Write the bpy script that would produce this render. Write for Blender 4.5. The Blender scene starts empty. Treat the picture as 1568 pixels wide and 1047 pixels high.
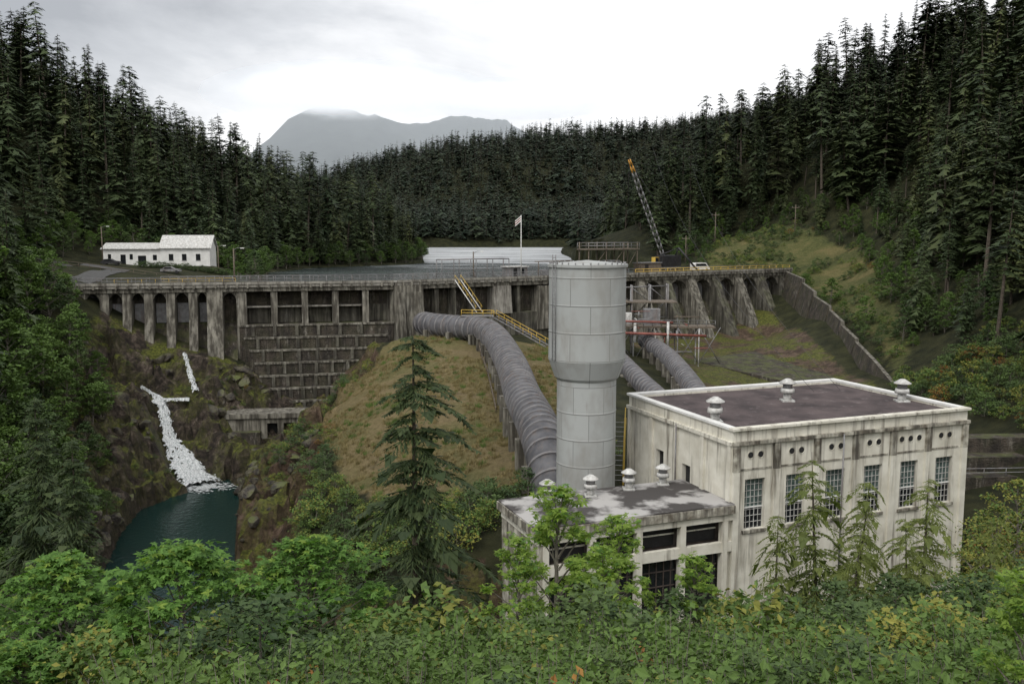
import bpy, math, random, bmesh
import numpy as np
from mathutils import Vector
rng=np.random.default_rng(7); random.seed(7)
scene=bpy.context.scene
# ------------------------------------------------------------------ materials
def newmat(name):
    m=bpy.data.materials.new(name); m.use_nodes=True
    nt=m.node_tree; b=nt.nodes['Principled BSDF']; return m,nt,b
def nd(nt,t,**k):
    n=nt.nodes.new(t)
    for a,v in k.items(): setattr(n,a,v)
    return n
def rgba(c): return (c[0],c[1],c[2],1)
def ramp(nt,fac,stops):
    r=nd(nt,'ShaderNodeValToRGB'); e=r.color_ramp.elements
    while len(e)<len(stops): e.new(0.5)
    for i,(p,c) in enumerate(stops): e[i].position=p; e[i].color=rgba(c)
    nt.links.new(fac,r.inputs[0]); return r.outputs[0]
def mix(nt,f,a,b,blend='MIX'):
    n=nd(nt,'ShaderNodeMix',data_type='RGBA',blend_type=blend)
    for s,v in ((n.inputs[0],f),(n.inputs[6],a),(n.inputs[7],b)):
        if isinstance(v,bpy.types.NodeSocket): nt.links.new(v,s)
        elif isinstance(v,(int,float)): s.default_value=v
        else: s.default_value=rgba(v)
    return n.outputs[2]
def noise(nt,scale,detail=5,vec=None,rough=.55,mapscale=None,dist=0):
    if vec is None:
        vec=nd(nt,'ShaderNodeTexCoord').outputs['Object']
    if mapscale:
        mp=nd(nt,'ShaderNodeMapping'); mp.inputs['Scale'].default_value=mapscale
        nt.links.new(vec,mp.inputs[0]); vec=mp.outputs[0]
    n=nd(nt,'ShaderNodeTexNoise'); n.inputs['Scale'].default_value=scale; n.inputs['Detail'].default_value=detail
    n.inputs['Roughness'].default_value=rough; n.inputs['Distortion'].default_value=dist
    nt.links.new(vec,n.inputs['Vector']); return n.outputs[0]
def bump(nt,b,h,strength,dist):
    n=nd(nt,'ShaderNodeBump'); n.inputs['Strength'].default_value=strength; n.inputs['Distance'].default_value=dist
    nt.links.new(h,n.inputs['Height']); nt.links.new(n.outputs[0],b.inputs['Normal'])
def rng01(nt,s,a,b_,c=0,d=1):
    f=nd(nt,'ShaderNodeMapRange'); f.inputs[1].default_value=a; f.inputs[2].default_value=b_; f.inputs[3].default_value=c; f.inputs[4].default_value=d; nt.links.new(s,f.inputs[0]); return f.outputs[0]
def addn(nt,a,b_,op='ADD'):
    n=nd(nt,'ShaderNodeMath',operation=op)
    for s,v in zip(n.inputs,(a,b_)):
        if isinstance(v,bpy.types.NodeSocket): nt.links.new(v,s)
        else: s.default_value=v
    return n.outputs[0]
def mottled(name,c1,c2,scale=1.0,rough=.85,bs=.4,bd=.05,streak=None,sa=.6,metal=0,lo=.35,hi=.65,sthr=(.5,.72),moss=0,pale=None):
    m,nt,b=newmat(name)
    n=noise(nt,scale,6); col=ramp(nt,n,[(lo,c1),(hi,c2)])
    if pale: col=mix(nt,rng01(nt,noise(nt,.9,7,mapscale=(1.1,1.1,.3),rough=.7),.56,.68,0,.8),col,pale)
    if streak:
        s=noise(nt,1.0,6,mapscale=(1.6,1.6,.12),rough=.65)
        col=mix(nt,rng01(nt,s,sthr[0],sthr[1],0,sa),col,streak)
    if moss:
        g=nd(nt,'ShaderNodeNewGeometry'); sp=nd(nt,'ShaderNodeSeparateXYZ'); nt.links.new(g.outputs['Normal'],sp.inputs[0])
        f=addn(nt,rng01(nt,sp.outputs[2],.2,.8,.15,1),rng01(nt,noise(nt,.5,6),.42,.6),'MULTIPLY')
        col=mix(nt,addn(nt,f,moss,'MULTIPLY'),col,(.085,.105,.02))
    nt.links.new(col,b.inputs['Base Color']); b.inputs['Roughness'].default_value=rough; b.inputs['Metallic'].default_value=metal
    bump(nt,b,noise(nt,scale*6,4),bs,bd)
    return m
def foliage(name,dark,light,rough=.6,trans=.25,objw=.5):
    m,nt,b=newmat(name)
    oi=nd(nt,'ShaderNodeObjectInfo'); g=nd(nt,'ShaderNodeNewGeometry')
    a=addn(nt,oi.outputs['Random'],objw,'MULTIPLY')
    c=nd(nt,'ShaderNodeMath',operation='MULTIPLY_ADD'); c.inputs[1].default_value=1-objw
    nt.links.new(g.outputs['Random Per Island'],c.inputs[0]); nt.links.new(a,c.inputs[2])
    col=mix(nt,c.outputs[0],dark,light)
    nt.links.new(col,b.inputs['Base Color']); b.inputs['Roughness'].default_value=rough
    b.inputs['Specular IOR Level'].default_value=.25
    if trans>0:
        t=nd(nt,'ShaderNodeBsdfTranslucent'); nt.links.new(mix(nt,1.0,col,(1.3,1.5,.6),'MULTIPLY'),t.inputs[0])
        ms=nd(nt,'ShaderNodeMixShader'); ms.inputs[0].default_value=trans
        nt.links.new(b.outputs[0],ms.inputs[1]); nt.links.new(t.outputs[0],ms.inputs[2])
        nt.links.new(ms.outputs[0],nt.nodes['Material Output'].inputs[0])
    return m
M={}
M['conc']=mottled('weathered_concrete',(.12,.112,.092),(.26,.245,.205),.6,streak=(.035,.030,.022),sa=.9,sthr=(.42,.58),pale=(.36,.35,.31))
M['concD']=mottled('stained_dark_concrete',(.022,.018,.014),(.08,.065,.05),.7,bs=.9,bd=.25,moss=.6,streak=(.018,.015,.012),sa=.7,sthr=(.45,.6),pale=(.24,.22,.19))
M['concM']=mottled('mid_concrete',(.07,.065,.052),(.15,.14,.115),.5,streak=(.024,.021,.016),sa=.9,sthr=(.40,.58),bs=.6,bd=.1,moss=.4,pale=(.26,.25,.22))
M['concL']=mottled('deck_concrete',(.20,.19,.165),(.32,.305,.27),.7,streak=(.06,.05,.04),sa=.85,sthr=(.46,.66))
M['cream']=mottled('cream_painted_stucco',(.55,.525,.445),(.71,.69,.61),.6,streak=(.12,.10,.075),sa=.85,sthr=(.52,.70),bs=.25,bd=.02)
M['creamS']=mottled('stained_cream_stucco',(.15,.13,.10),(.56,.54,.46),1.2,streak=(.045,.038,.03),sa=.9,sthr=(.44,.62),bs=.25,bd=.02)
M['white']=mottled('white_paint',(.62,.62,.60),(.74,.74,.72),.8,bs=.1,bd=.01)
M['vent']=mottled('weathered_galvanised_vent',(.34,.34,.33),(.62,.62,.6),2.5,bs=.1,bd=.01,streak=(.2,.16,.12),sa=.6,rough=.6)
M['roofD']=mottled('tar_gravel_roof',(.036,.027,.028),(.095,.072,.072),.35,rough=.95,bs=.6,pale=(.15,.125,.125))
M['roofG']=mottled('patched_grey_roof',(.055,.05,.048),(.38,.37,.36),.32,rough=.95,lo=.46,hi=.56,bs=.5)
M['dark']=mottled('dark_void',(.008,.008,.009),(.02,.02,.02),1,rough=.8)
M['brown']=mottled('brown_shutter',(.05,.04,.035),(.09,.07,.06),2,rough=.7)
M['steel']=mottled('grey_steel',(.15,.15,.155),(.25,.25,.255),1.5,rough=.55,bs=.1,metal=.2,streak=(.12,.07,.045),sa=.7)
M['black']=mottled('black_steel',(.012,.012,.014),(.03,.03,.032),1.5,rough=.5)
M['yellow']=mottled('yellow_safety_paint',(.50,.33,.05),(.60,.42,.09),1.5,rough=.5,bs=.05)
M['orange']=mottled('orange_paint',(.5,.24,.03),(.6,.30,.04),1.5,rough=.5)
M['red']=mottled('rusty_red_paint',(.15,.05,.04),(.26,.08,.06),1.5,rough=.6)
M['wood']=mottled('weathered_wood',(.10,.08,.06),(.17,.14,.11),3,rough=.9)
M['pipe']=mottled('penstock_bitumen_steel',(.055,.055,.062),(.12,.12,.13),.7,rough=.6,bs=.2,streak=(.17,.14,.12),sa=.5)
M['rib']=mottled('penstock_band_steel',(.11,.11,.118),(.21,.205,.21),.9,rough=.6,bs=.2,streak=(.13,.09,.07),sa=.6)
M['bark']=mottled('bark',(.05,.04,.03),(.11,.09,.07),3,rough=.95,bs=.8)
M['barkL']=mottled('grey_bark',(.12,.11,.09),(.2,.18,.15),3,rough=.95,bs=.8)
M['rubber']=mottled('rubber',(.015,.015,.015),(.03,.03,.03),3,rough=.9)
M['asphalt']=mottled('asphalt',(.05,.05,.05),(.08,.08,.078),2,rough=.9)
M['boulder']=mottled('wet_basalt_boulder',(.018,.015,.012),(.12,.098,.08),.8,rough=.55,bs=1,bd=.3,moss=.9,lo=.38,hi=.64)
def glassmat(name,c):
    m,nt,b=newmat(name)
    n=noise(nt,2.5,3); nt.links.new(ramp(nt,n,[(.35,(c[0]*.6,c[1]*.6,c[2]*.6)),(.65,c)]),b.inputs['Base Color'])
    b.inputs['Roughness'].default_value=.12; return m
M['glass']=glassmat('dirty_window_glass',(.10,.14,.13)); M['glassD']=glassmat('dark_window_glass',(.02,.022,.025))
M['fir']=foliage('fir_needles',(.018,.032,.015),(.058,.080,.030),trans=0,objw=.6)
M['firY']=foliage('yellowish_fir_needles',(.030,.046,.018),(.085,.10,.035),trans=0,objw=.6)
M['firL']=foliage('young_hemlock_needles',(.08,.11,.03),(.19,.22,.06),trans=.3,objw=.3)
M['firH']=foliage('near_fir_needles',(.024,.042,.018),(.065,.09,.033),trans=.2,objw=.0)
M['far']=foliage('hazed_fir_needles',(.028,.044,.030),(.062,.082,.046),trans=0,objw=.7)  # distance haze mixed into the needle colour, paler and bluer
M['leaf']=foliage('alder_leaves',(.05,.09,.02),(.13,.21,.05),objw=.5,trans=.15)
M['leafD']=foliage('dark_shrub_leaves',(.026,.052,.018),(.085,.13,.038),objw=.6,trans=0)
M['maple']=foliage('maple_leaves',(.055,.12,.024),(.15,.28,.06),objw=.15,trans=.35)
M['mapleY']=foliage('bright_maple_leaves',(.12,.20,.03),(.26,.36,.07),objw=.15,trans=.4)
M['autumn']=foliage('autumn_leaves',(.14,.05,.015),(.28,.15,.035),objw=.6,trans=0)
M['yel']=foliage('yellowing_leaves',(.10,.12,.022),(.24,.23,.045),objw=.6,trans=0)
M['drygrass']=foliage('dry_grass_blades',(.12,.10,.04),(.27,.22,.10),objw=.4,trans=0)
# ------------------------------------------------------------------ mesh helpers
def empty(name,loc=(0,0,0)):
    o=bpy.data.objects.new(name,None); o.empty_display_size=1; scene.collection.objects.link(o); return o
class Frame:
    def __init__(s,o,d):
        L=math.hypot(*d); s.o=o; s.d=(d[0]/L,d[1]/L); s.n=(s.d[1],-s.d[0]); s.L=L
    def __call__(s,a,t,z): return (s.o[0]+a*s.d[0]+t*s.n[0], s.o[1]+a*s.d[1]+t*s.n[1], z)
W=Frame((0,0),(1,0))  # W(s,t,z): x=s, y=-t
class MB:
    def __init__(s): s.v=[];s.f=[];s.m=[];s.mats=[];s.sm=[]
    def mi(s,k):
        if k not in s.mats: s.mats.append(k)
        return s.mats.index(k)
    def face(s,pts,k,sm=False):
        i=len(s.v); s.v+=[tuple(p) for p in pts]; s.f.append(list(range(i,i+len(pts)))); s.m.append(s.mi(k)); s.sm.append(sm)
    def box(s,F,a,t,z,k):
        i=len(s.v)
        s.v+=[F(x,y,w) for w in z for y in t for x in a]
        for q in ((0,2,3,1),(4,5,7,6),(0,1,5,4),(2,6,7,3),(0,4,6,2),(1,3,7,5)):
            s.f.append([i+j for j in q]); s.m.append(s.mi(k)); s.sm.append(False)
    def prism(s,F,a0,a1,prof,k):
        n=len(prof); i=len(s.v)
        s.v+=[F(a0,t,z) for t,z in prof]+[F(a1,t,z) for t,z in prof]
        K=s.mi(k)
        s.f.append([i+j for j in range(n)]); s.f.append([i+n+j for j in range(n)][::-1])
        for j in range(n): s.f.append([i+j,i+(j+1)%n,i+n+(j+1)%n,i+n+j])
        s.m+=[K]*(n+2); s.sm+=[False]*(n+2)
    def tube(s,path,radii,n,k,caps=True,smooth=True):
        P=[Vector(p) for p in path]
        if not hasattr(radii,'__len__'): radii=[radii]*len(P)
        i0=len(s.v); K=s.mi(k)
        for j,p in enumerate(P):
            d=(P[min(j+1,len(P)-1)]-P[max(j-1,0)]).normalized()
            up=Vector((0,0,1)) if abs(d.z)<.95 else Vector((1,0,0))
            x=d.cross(up).normalized(); y=x.cross(d)
            for q in range(n):
                a=2*math.pi*q/n; s.v.append(tuple(p+(x*math.cos(a)+y*math.sin(a))*radii[j]))
        for j in range(len(P)-1):
            for q in range(n):
                a=i0+j*n+q; b=i0+j*n+(q+1)%n
                s.f.append([a,b,b+n,a+n]); s.m.append(K); s.sm.append(smooth)
        if caps:
            s.f.append([i0+q for q in range(n)][::-1]); s.f.append([i0+(len(P)-1)*n+q for q in range(n)]); s.m+=[K,K]; s.sm+=[False,False]
    def rod(s,a,b,r,k,n=5): s.tube([a,b],r,n,k)
    def rail(s,path,h,sp,r,k,nr=2):
        for a,b in zip(path[:-1],path[1:]):
            a=Vector(a);b=Vector(b); L=(b-a).length; m=max(1,int(L/sp))
            for j in range(m+1):
                p=a.lerp(b,j/m); s.rod(p,p+Vector((0,0,h)),r,k,4)
            for q in range(nr):
                z=Vector((0,0,h*(q+1)/nr)); s.rod(a+z,b+z,r,k,4)
    def holes(s,F,a0,a1,z0,z1,t,th,hs,k):
        xs=sorted(set([a0,a1]+[v for h in hs for v in h[:2]])); zs=sorted(set([z0,z1]+[v for h in hs for v in h[2:4]]))
        for i in range(len(xs)-1):
            for j in range(len(zs)-1):
                cx=(xs[i]+xs[i+1])/2; cz=(zs[j]+zs[j+1])/2
                if any(h[0]<cx<h[1] and h[2]<cz<h[3] for h in hs): continue
                s.face([F(xs[i],t,zs[j]),F(xs[i+1],t,zs[j]),F(xs[i+1],t,zs[j+1]),F(xs[i],t,zs[j+1])],k)
        for h in hs:
            A,B,C,D=h[:4]
            for p,q in (((A,C),(B,C)),((B,C),(B,D)),((B,D),(A,D)),((A,D),(A,C))):
                s.face([F(p[0],t,p[1]),F(q[0],t,q[1]),F(q[0],t-th,q[1]),F(p[0],t-th,p[1])],k)
    def obj(s,name,parent=None):
        me=bpy.data.meshes.new(name); me.from_pydata(s.v,[],s.f)
        for k in s.mats: me.materials.append(M[k])
        me.polygons.foreach_set('material_index',s.m); me.polygons.foreach_set('use_smooth',s.sm); me.update()
        o=bpy.data.objects.new(name,me); scene.collection.objects.link(o)
        if parent: o.parent=parent
        return o
def npmesh(name,V,Fs,mats,mids,smooth=False):
    me=bpy.data.meshes.new(name); V=np.asarray(V,np.float32)
    me.vertices.add(len(V)); me.vertices.foreach_set('co',V.ravel())
    tot=sum(f.size for f in Fs); nf=sum(len(f) for f in Fs)
    me.loops.add(tot); me.loops.foreach_set('vertex_index',np.concatenate([f.ravel() for f in Fs]).astype(np.int32))
    sizes=np.concatenate([np.full(len(f),f.shape[1]) for f in Fs]); st=np.concatenate([[0],np.cumsum(sizes)[:-1]])
    me.polygons.add(nf); me.polygons.foreach_set('loop_start',st.astype(np.int32))
    mi=np.concatenate([np.full(len(f),m) if np.isscalar(m) else m for f,m in zip(Fs,mids)])
    for k in mats: me.materials.append(M[k])
    me.polygons.foreach_set('material_index',mi.astype(np.int32))
    me.polygons.foreach_set('use_smooth',np.full(nf,smooth))
    me.update(calc_edges=True); me.validate(); return me
# ------------------------------------------------------------------ noise & terrain height
tab=rng.random((256,256)); tab2=rng.random((256,256)); tab3=rng.random((256,256))
def vnoise(x,y):
    xi=np.floor(x).astype(int); yi=np.floor(y).astype(int); fx=x-xi; fy=y-yi
    fx=fx*fx*(3-2*fx); fy=fy*fy*(3-2*fy)
    g=lambda a,b: tab[a&255,b&255]
    return (g(xi,yi)*(1-fx)+g(xi+1,yi)*fx)*(1-fy)+(g(xi,yi+1)*(1-fx)+g(xi+1,yi+1)*fx)*fy-.5
def fbm(x,y,s,o=4):
    r=0;a=1
    for i in range(o): r=r+a*vnoise(x/s+17.3*i,y/s-9.1*i); s/=2.1; a*=.5
    return r
def facet(x,y,s):
    """blocky rock: each voronoi cell is a tilted plane"""
    X=x/s+.25*fbm(x,y,s*1.5,2); Y=y/s+.25*fbm(y,x,s*1.5,2); xi=np.floor(X).astype(int); yi=np.floor(Y).astype(int)
    best=np.full(x.shape,9.); out=np.zeros(x.shape)
    for dx in (-1,0,1):
        for dy in (-1,0,1):
            a=(xi+dx)&255; b=(yi+dy)&255; px=xi+dx+tab[a,b]; py=yi+dy+tab2[a,b]; d=(X-px)**2+(Y-py)**2
            h=(tab3[a,b]-.5)+((tab[b,a]-.5)*(X-px)+(tab2[b,a]-.5)*(Y-py))*1.6
            k=d<best; out=np.where(k,h,out); best=np.where(k,d,best)
    return out
CP=[# foreground hillside
(-80,0,14),(0,0,9.3),(60,0,12),(0,20,1),(-25,20,1),(25,20,2),(50,20,6),(80,20,14),
(-25,45,-11),(0,45,-10),(20,45,-8),(38,45,-5.5),(60,45,0),(85,45,10),(-45,45,-10),(-70,45,-2),(-110,45,10),
(0,58,-20),(20,62,-20),(35,64,-17),(-20,60,-22),(-40,62,-20),(-60,65,-14),(-85,70,-6),(-120,80,6),
# powerhouse pad and bank
(8,66,-24),(25,72,-24),(38,76,-22),(48,80,-17),(58,80,-10),(75,80,2),(100,80,20),(130,80,40),
(3,77,-13),(8,84,-11.5),(-5,76,-15),(13,92,-10.5),(24,95,-12),(35,98,-15),(46,96,-18),(58,99,-16),(66,104,-10),(85,110,6),(110,110,24),(140,110,42),
(-15,80,-22),(-14,90,-17),(-17,105,-14.2),(-4.5,95,-12.6),(-6.7,110,-10.8),(-16,120,-10.6),(-8.5,140,-8),(-16.6,160,-6.6),(-12,150,-7.4),
(-21.5,161,-7),(-25,146,-11),(-28,132,-14.5),(-24,115,-15),(-23,98,-18),(-25,86,-22),
(2,140,-7.3),(4,120,-8.9),(4,100,-11),(14,120,-10.5),(14,150,-9.5),(0,165,-7.5),(10,175,-9),(27,140,-12),(27,165,-11.5),(25,185,-11),
# right spillway chute
(40,190,-13),(46,175,-13.5),(50,150,-15),(50,125,-17),(60,215,-12),(40,120,-14.5),
# right slope
(68,200,-7),(68,170,-12),(64,150,-13),(66,130,-10),(87,235,1),(76,236,-1),(95,260,8),(84,300,14),(85,320,20),(60,275,6),(75,150,-6),(90,150,4),(110,150,20),(145,150,45),
(85,180,0),(100,190,12),(130,200,38),(100,240,13),(105,290,27),(118,330,54),(90,350,40),(138,300,56),(155,260,60),(180,200,72),(190,120,70),(82,420,20),(69,450,6),(200,400,80),(300,400,110),(250,700,100),(130,600,30),(60,700,3),(100,520,18),(250,250,95),
# canyon rock and pool
(-66,160,-10),(-58,162,-10.5),(-51,163,-12),(-46,160,-18),(-41,161,-20.5),(-35,162.5,-20.5),(-29.5,164,-17),(-25.5,167,-9),(-40,155,-20.5),(-33,157,-18),(-29,152,-14.5),
(-66,154,-13.5),(-60,156,-14.5),(-52,152,-17),(-57,149,-17),(-62,147,-15),(-55,145,-20.5),(-50,143,-21),(-46,141,-24),(-40,147,-22),(-34,148,-19),(-36,142,-21),(-62,138,-17),(-59,132,-19),(-64,120,-13),
(-48,130,-28),(-45,115,-28),(-40,105,-28),(-35,90,-28),(-25,75,-27),(-10,70,-26),(-54,110,-21),(-50,95,-21),(-37,132,-24.5),(-33,118,-20),(-31,104,-21),(-29,125,-15.5),
(-60,100,-14),(-65,85,-12),(-75,110,-5),(-90,100,0),(-72,150,-4),(-78,140,-2),(-71,162,-5),(-80,160,3),(-79,170,3),(-100,160,5),(-100,135,3),(-130,130,14),(-180,130,30),
# left bank
(-88,200,3.4),(-88,235,4.2),(-105,235,4.8),(-78,235,3.8),(-90,215,3.7),(-110,215,5),(-75,200,2.5),(-120,240,10),(-105,258,8),(-130,260,24),(-152,280,48),(-142,300,42),(-135,320,38),(-125,345,32),(-108,355,18),(-86,375,10),(-60,395,5),(-90,420,16),(-45,425,2),(-180,230,45),(-250,250,70),(-108,300,12),(-97,325,6),(-75,350,4),(-220,350,65),(-150,450,34),(-150,600,24),(-60,560,4),(-300,600,50),(-400,400,80),(-95,285,4),
# far
(-120,760,6),(0,800,2),(80,800,6),(0,900,25),(-150,950,24),(150,950,60),(290,1200,155),(180,1250,150),(100,1280,142),(0,1300,134),(-90,1350,124),(-170,1400,112),(-250,1400,88),(-350,1450,55),(-500,1400,45),(450,1150,180),(650,1000,210),(-400,1000,40),
(0,1700,90),(-600,2000,60),(-300,2200,40),(600,2000,120),(-1500,1500,120),(1500,1500,250),(0,2600,60),(-2500,3000,150),(2500,3000,200),(0,5500,100),(-3500,5500,100),(3500,5500,100),(-1500,0,150),(1500,0,200),(0,-400,60),(-500,-200,90),(500,-200,100),(0,-30,12)]
CP=np.array(CP,float); n_=len(CP)
D_=np.hypot(CP[:,None,0]-CP[None,:,0],CP[:,None,1]-CP[None,:,1])
A_=np.zeros((n_+1,n_+1)); A_[:n_,:n_]=D_; A_[:n_,n_]=1; A_[n_,:n_]=1
W_=np.linalg.solve(A_,np.append(CP[:,2],0))
def hbase(x,y):
    o=np.empty(x.size); X=x.ravel();Y=y.ravel()
    for i in range(0,X.size,20000):
        d=np.hypot(X[i:i+20000,None]-CP[:,0],Y[i:i+20000,None]-CP[:,1]); o[i:i+20000]=d@W_[:n_]+W_[n_]
    return o.reshape(x.shape)
def sd(poly,x,y):
    P=np.array(poly,float); Q=np.roll(P,-1,0); d=np.full(x.shape,1e9); ins=np.zeros(x.shape,bool)
    for (ax,ay),(bx,by) in zip(P,Q):
        ex,ey=bx-ax,by-ay; t=np.clip(((x-ax)*ex+(y-ay)*ey)/(ex*ex+ey*ey),0,1)
        d=np.minimum(d,np.hypot(x-ax-t*ex,y-ay-t*ey))
        c=((ay>y)!=(by>y))&(x<(bx-ax)*(y-ay)/(by-ay+1e-12)+ax); ins^=c
    return np.where(ins,d,-d)
LAKE=[(-62,172),(-61,230),(-76,285),(-70,325),(-42,352),(-36,376),(-44,450),(-60,560),(-75,680),(-90,760),(60,770),(48,700),(30,560),(28,400),(40,300),(50,262),(70,241),(-23,181)]
POOL=[(-45,143),(-38,127),(-34,110),(-29,92),(-20,82),(0,72),(-4,64),(-30,70),(-42,82),(-47,100),(-51,114),(-53,126),(-49,135)]
MOUND=[(-22,165),(-27,146),(-29,131),(-23,114),(-19,100),(-10,91),(0,86),(6,92),(12,125),(14,150),(6,172),(-15,170)]
SLOPE=[(64,150),(71,175),(73,232),(56,258),(58,285),(72,303),(84,300),(90,280),(96,255),(90,225),(82,195),(73,165)]
CANYON=[(-74,165),(-48,168),(-24,171),(-24,150),(-27,130),(-24,110),(-22,88),(-50,88),(-56,110),(-64,125),(-72,150)]
FALLS=[[(-59.5,150.5,-15.5,.9),(-57.8,149,-16.0,.9),(-56.8,147.2,-18.0,.85),(-55.4,145.2,-20.8,1.2),(-52.8,142.8,-23.4,1.75),(-50.2,140.5,-25.8,2.4),(-48.5,138.6,-26.4,3.0)],
 [(-57.5,159,-8.8,.35),(-56.2,157,-10.5,.4),(-55,155,-12.4,.5),(-53.6,153,-14.4,.6)],
 [(-64,156,-14.2,.3),(-61.4,153.6,-14.9,.6),(-58.6,151.3,-15.6,.8),(-54.4,152.0,-15.6,.5)]]
def damy(x): return np.where(x<-23.4,165.5+(x+78)*.229,178+(x+23.4)*.649)
def H(x,y,near=True):
    x=np.asarray(x,float); y=np.asarray(y,float)
    z=hbase(x,y)
    far=np.clip((y-450)/700,0,1)
    z=z+fbm(x,y,14,4)*.9*(1-far)+fbm(x,y,160,5)*26*far
    ck=np.clip(sd(CANYON,x,y)/4+.4,0,1)*np.clip((damy(x)-y-4)/6,.15,1)
    rr=1-2*np.abs(fbm(x+40,y-11,13,4)); q=z+ck*((rr-.6)*3.6)
    wv=fbm(x,y,22,2)*1.4; st=4.6; qf=q/st+wv; fr=qf-np.floor(qf); qs=(np.floor(qf)+np.clip((fr-.32)/.36,0,1)-wv)*st
    z=np.where(ck>0,q*(1-.7*ck)+qs*.7*ck+ck*(facet(x,y,4.2)*2.6+facet(x+31,y+7,1.7)*1.1+fbm(x,y,1.5,2)*.4),z)
    ow=sd([(-44,150),(-33,151),(-34,145),(-42,142)],x,y); z=np.where(ow>-2.5,np.minimum(z,-22.6+np.maximum(0,-ow)*2),z)
    for F in FALLS:
        for a,b in zip(F[:-1],F[1:]):
            ex,ey=b[0]-a[0],b[1]-a[1]; t=np.clip(((x-a[0])*ex+(y-a[1])*ey)/(ex*ex+ey*ey),0,1); d=np.hypot(x-a[0]-t*ex,y-a[1]-t*ey)
            zp=a[2]+(b[2]-a[2])*t; w=a[3]+(b[3]-a[3])*t; z=np.minimum(z,zp-.45+np.maximum(0,d-w*1.1)*2.2)
    for (mx,my,sx,sy,h) in ((-930,4000,260,600,290),(-620,4050,330,600,300),(-60,4300,420,600,400)):
        g=h*np.exp(-((x-mx)/sx)**2-((y-my)/sy)**2); z=z+g*(1+.3*fbm(x,y,420,6))
    up=y>damy(x)+2.5
    d=sd(LAKE,x,y)
    z=np.where(d>0,np.minimum(z,-.6-.35*np.minimum(d,14)),z)
    z=np.where((d<=0)&(d>-40)&up,np.maximum(z,.3+.12*-d),z)
    z=np.where((d<=0)&(d>-40)&up&(x<0),np.minimum(z,.8+.75*-d),z)
    p=sd(POOL,x,y); z=np.where(p>0,np.minimum(z,-27.2-.3*np.minimum(p,4)),z)
    return z
def axis(segs):
    o=[segs[0][0]]
    for a,b,s in segs:
        n=max(1,int(round((b-a)/s))); o+=list(a+(b-a)*(np.arange(1,n+1)/n))
    return np.array(o)
def grow(a,s,f,end):
    o=[a]
    while abs(o[-1])<end: o.append(o[-1]+s); s*=f
    return o[1:]
gr=grow(260,5,1.07,6000)
xs=np.concatenate([[-v for v in gr[::-1]],axis([(-260,-95,4),(-95,-76,1.4),(-76,-20,.45),(-20,95,1.3),(95,260,4)]),gr])
ys=np.concatenate([[-v for v in grow(20,6,1.3,900)[::-1]],axis([(-20,20,2),(20,86,1.4),(86,108,.8),(108,170,.45),(170,250,1.4),(250,520,4)]),grow(520,6,1.04,7500)])
X,Y=np.meshgrid(xs,ys); Z=H(X,Y)
nx,ny=len(xs),len(ys)
idx=np.arange(nx*ny).reshape(ny,nx)
F4=np.stack([idx[:-1,:-1],idx[:-1,1:],idx[1:,1:],idx[1:,:-1]],-1).reshape(-1,4)
m,nt,b=newmat('terrain_ground'); M['terrain']=m
def attr(nt,n):
    a=nd(nt,'ShaderNodeAttribute',attribute_name=n); return a.outputs['Fac']
floor=ramp(nt,noise(nt,.35,6),[(.35,(.018,.022,.010)),(.65,(.05,.052,.022))])
n2=noise(nt,.11,7,dist=.7,rough=.65)
grass=ramp(nt,n2,[(.36,(.085,.105,.03)),(.45,(.15,.14,.05)),(.54,(.23,.175,.085)),(.62,(.27,.20,.11)),(.7,(.12,.095,.06))])
grass=mix(nt,.5,grass,ramp(nt,noise(nt,1.6,8,rough=.75),[(.34,(.06,.055,.02)),(.66,(.30,.25,.13))]))
slope=ramp(nt,noise(nt,.09,7,dist=.5,rough=.65),[(.36,(.04,.06,.018)),(.5,(.085,.10,.03)),(.6,(.17,.15,.06)),(.7,(.26,.20,.09))])
slope=mix(nt,.4,slope,ramp(nt,noise(nt,1.2,8,rough=.75),[(.34,(.03,.04,.015)),(.66,(.2,.18,.08))]))
rock=ramp(nt,noise(nt,.6,10,dist=.5,rough=.8),[(.36,(.010,.008,.007)),(.46,(.036,.029,.023)),(.55,(.085,.066,.052)),(.66,(.23,.19,.155))])
east=ramp(nt,noise(nt,.6,10,dist=.5,rough=.8),[(.36,(.02,.014,.010)),(.5,(.095,.064,.044)),(.66,(.24,.175,.13))])
rock=mix(nt,attr(nt,'east'),rock,east)
g_=nd(nt,'ShaderNodeNewGeometry'); sp_=nd(nt,'ShaderNodeSeparateXYZ'); nt.links.new(g_.outputs['Normal'],sp_.inputs[0])
moss=addn(nt,rng01(nt,noise(nt,.2,8,rough=.65),.44,.54),rng01(nt,sp_.outputs[2],.25,.7,.2,1),'MULTIPLY')
rock=mix(nt,addn(nt,moss,.9,'MULTIPLY'),rock,ramp(nt,noise(nt,2.5,4),[(.4,(.05,.062,.012)),(.6,(.16,.175,.032))]))
nn=noise(nt,.5,5)
def fuzzy(a): return rng01(nt,addn(nt,a,addn(nt,nn,.5,'SUBTRACT')),.38,.62)
col=mix(nt,fuzzy(attr(nt,'rock')),floor,rock); col=mix(nt,fuzzy(attr(nt,'grass')),col,grass); col=mix(nt,fuzzy(attr(nt,'slope')),col,slope)
far_hazed=ramp(nt,noise(nt,.02,8,rough=.7),[(.35,(.016,.028,.026)),(.65,(.045,.062,.056))])  # wooded mountain tone with distance haze put into the colour
col=mix(nt,attr(nt,'far'),col,far_hazed)
nt.links.new(col,b.inputs['Base Color']); nt.links.new(rng01(nt,attr(nt,'rock'),0,1,.95,.5),b.inputs['Roughness']); b.inputs['Specular IOR Level'].default_value=.22
bump(nt,b,noise(nt,1.4,10,rough=.8),1.0,.8)
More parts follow.
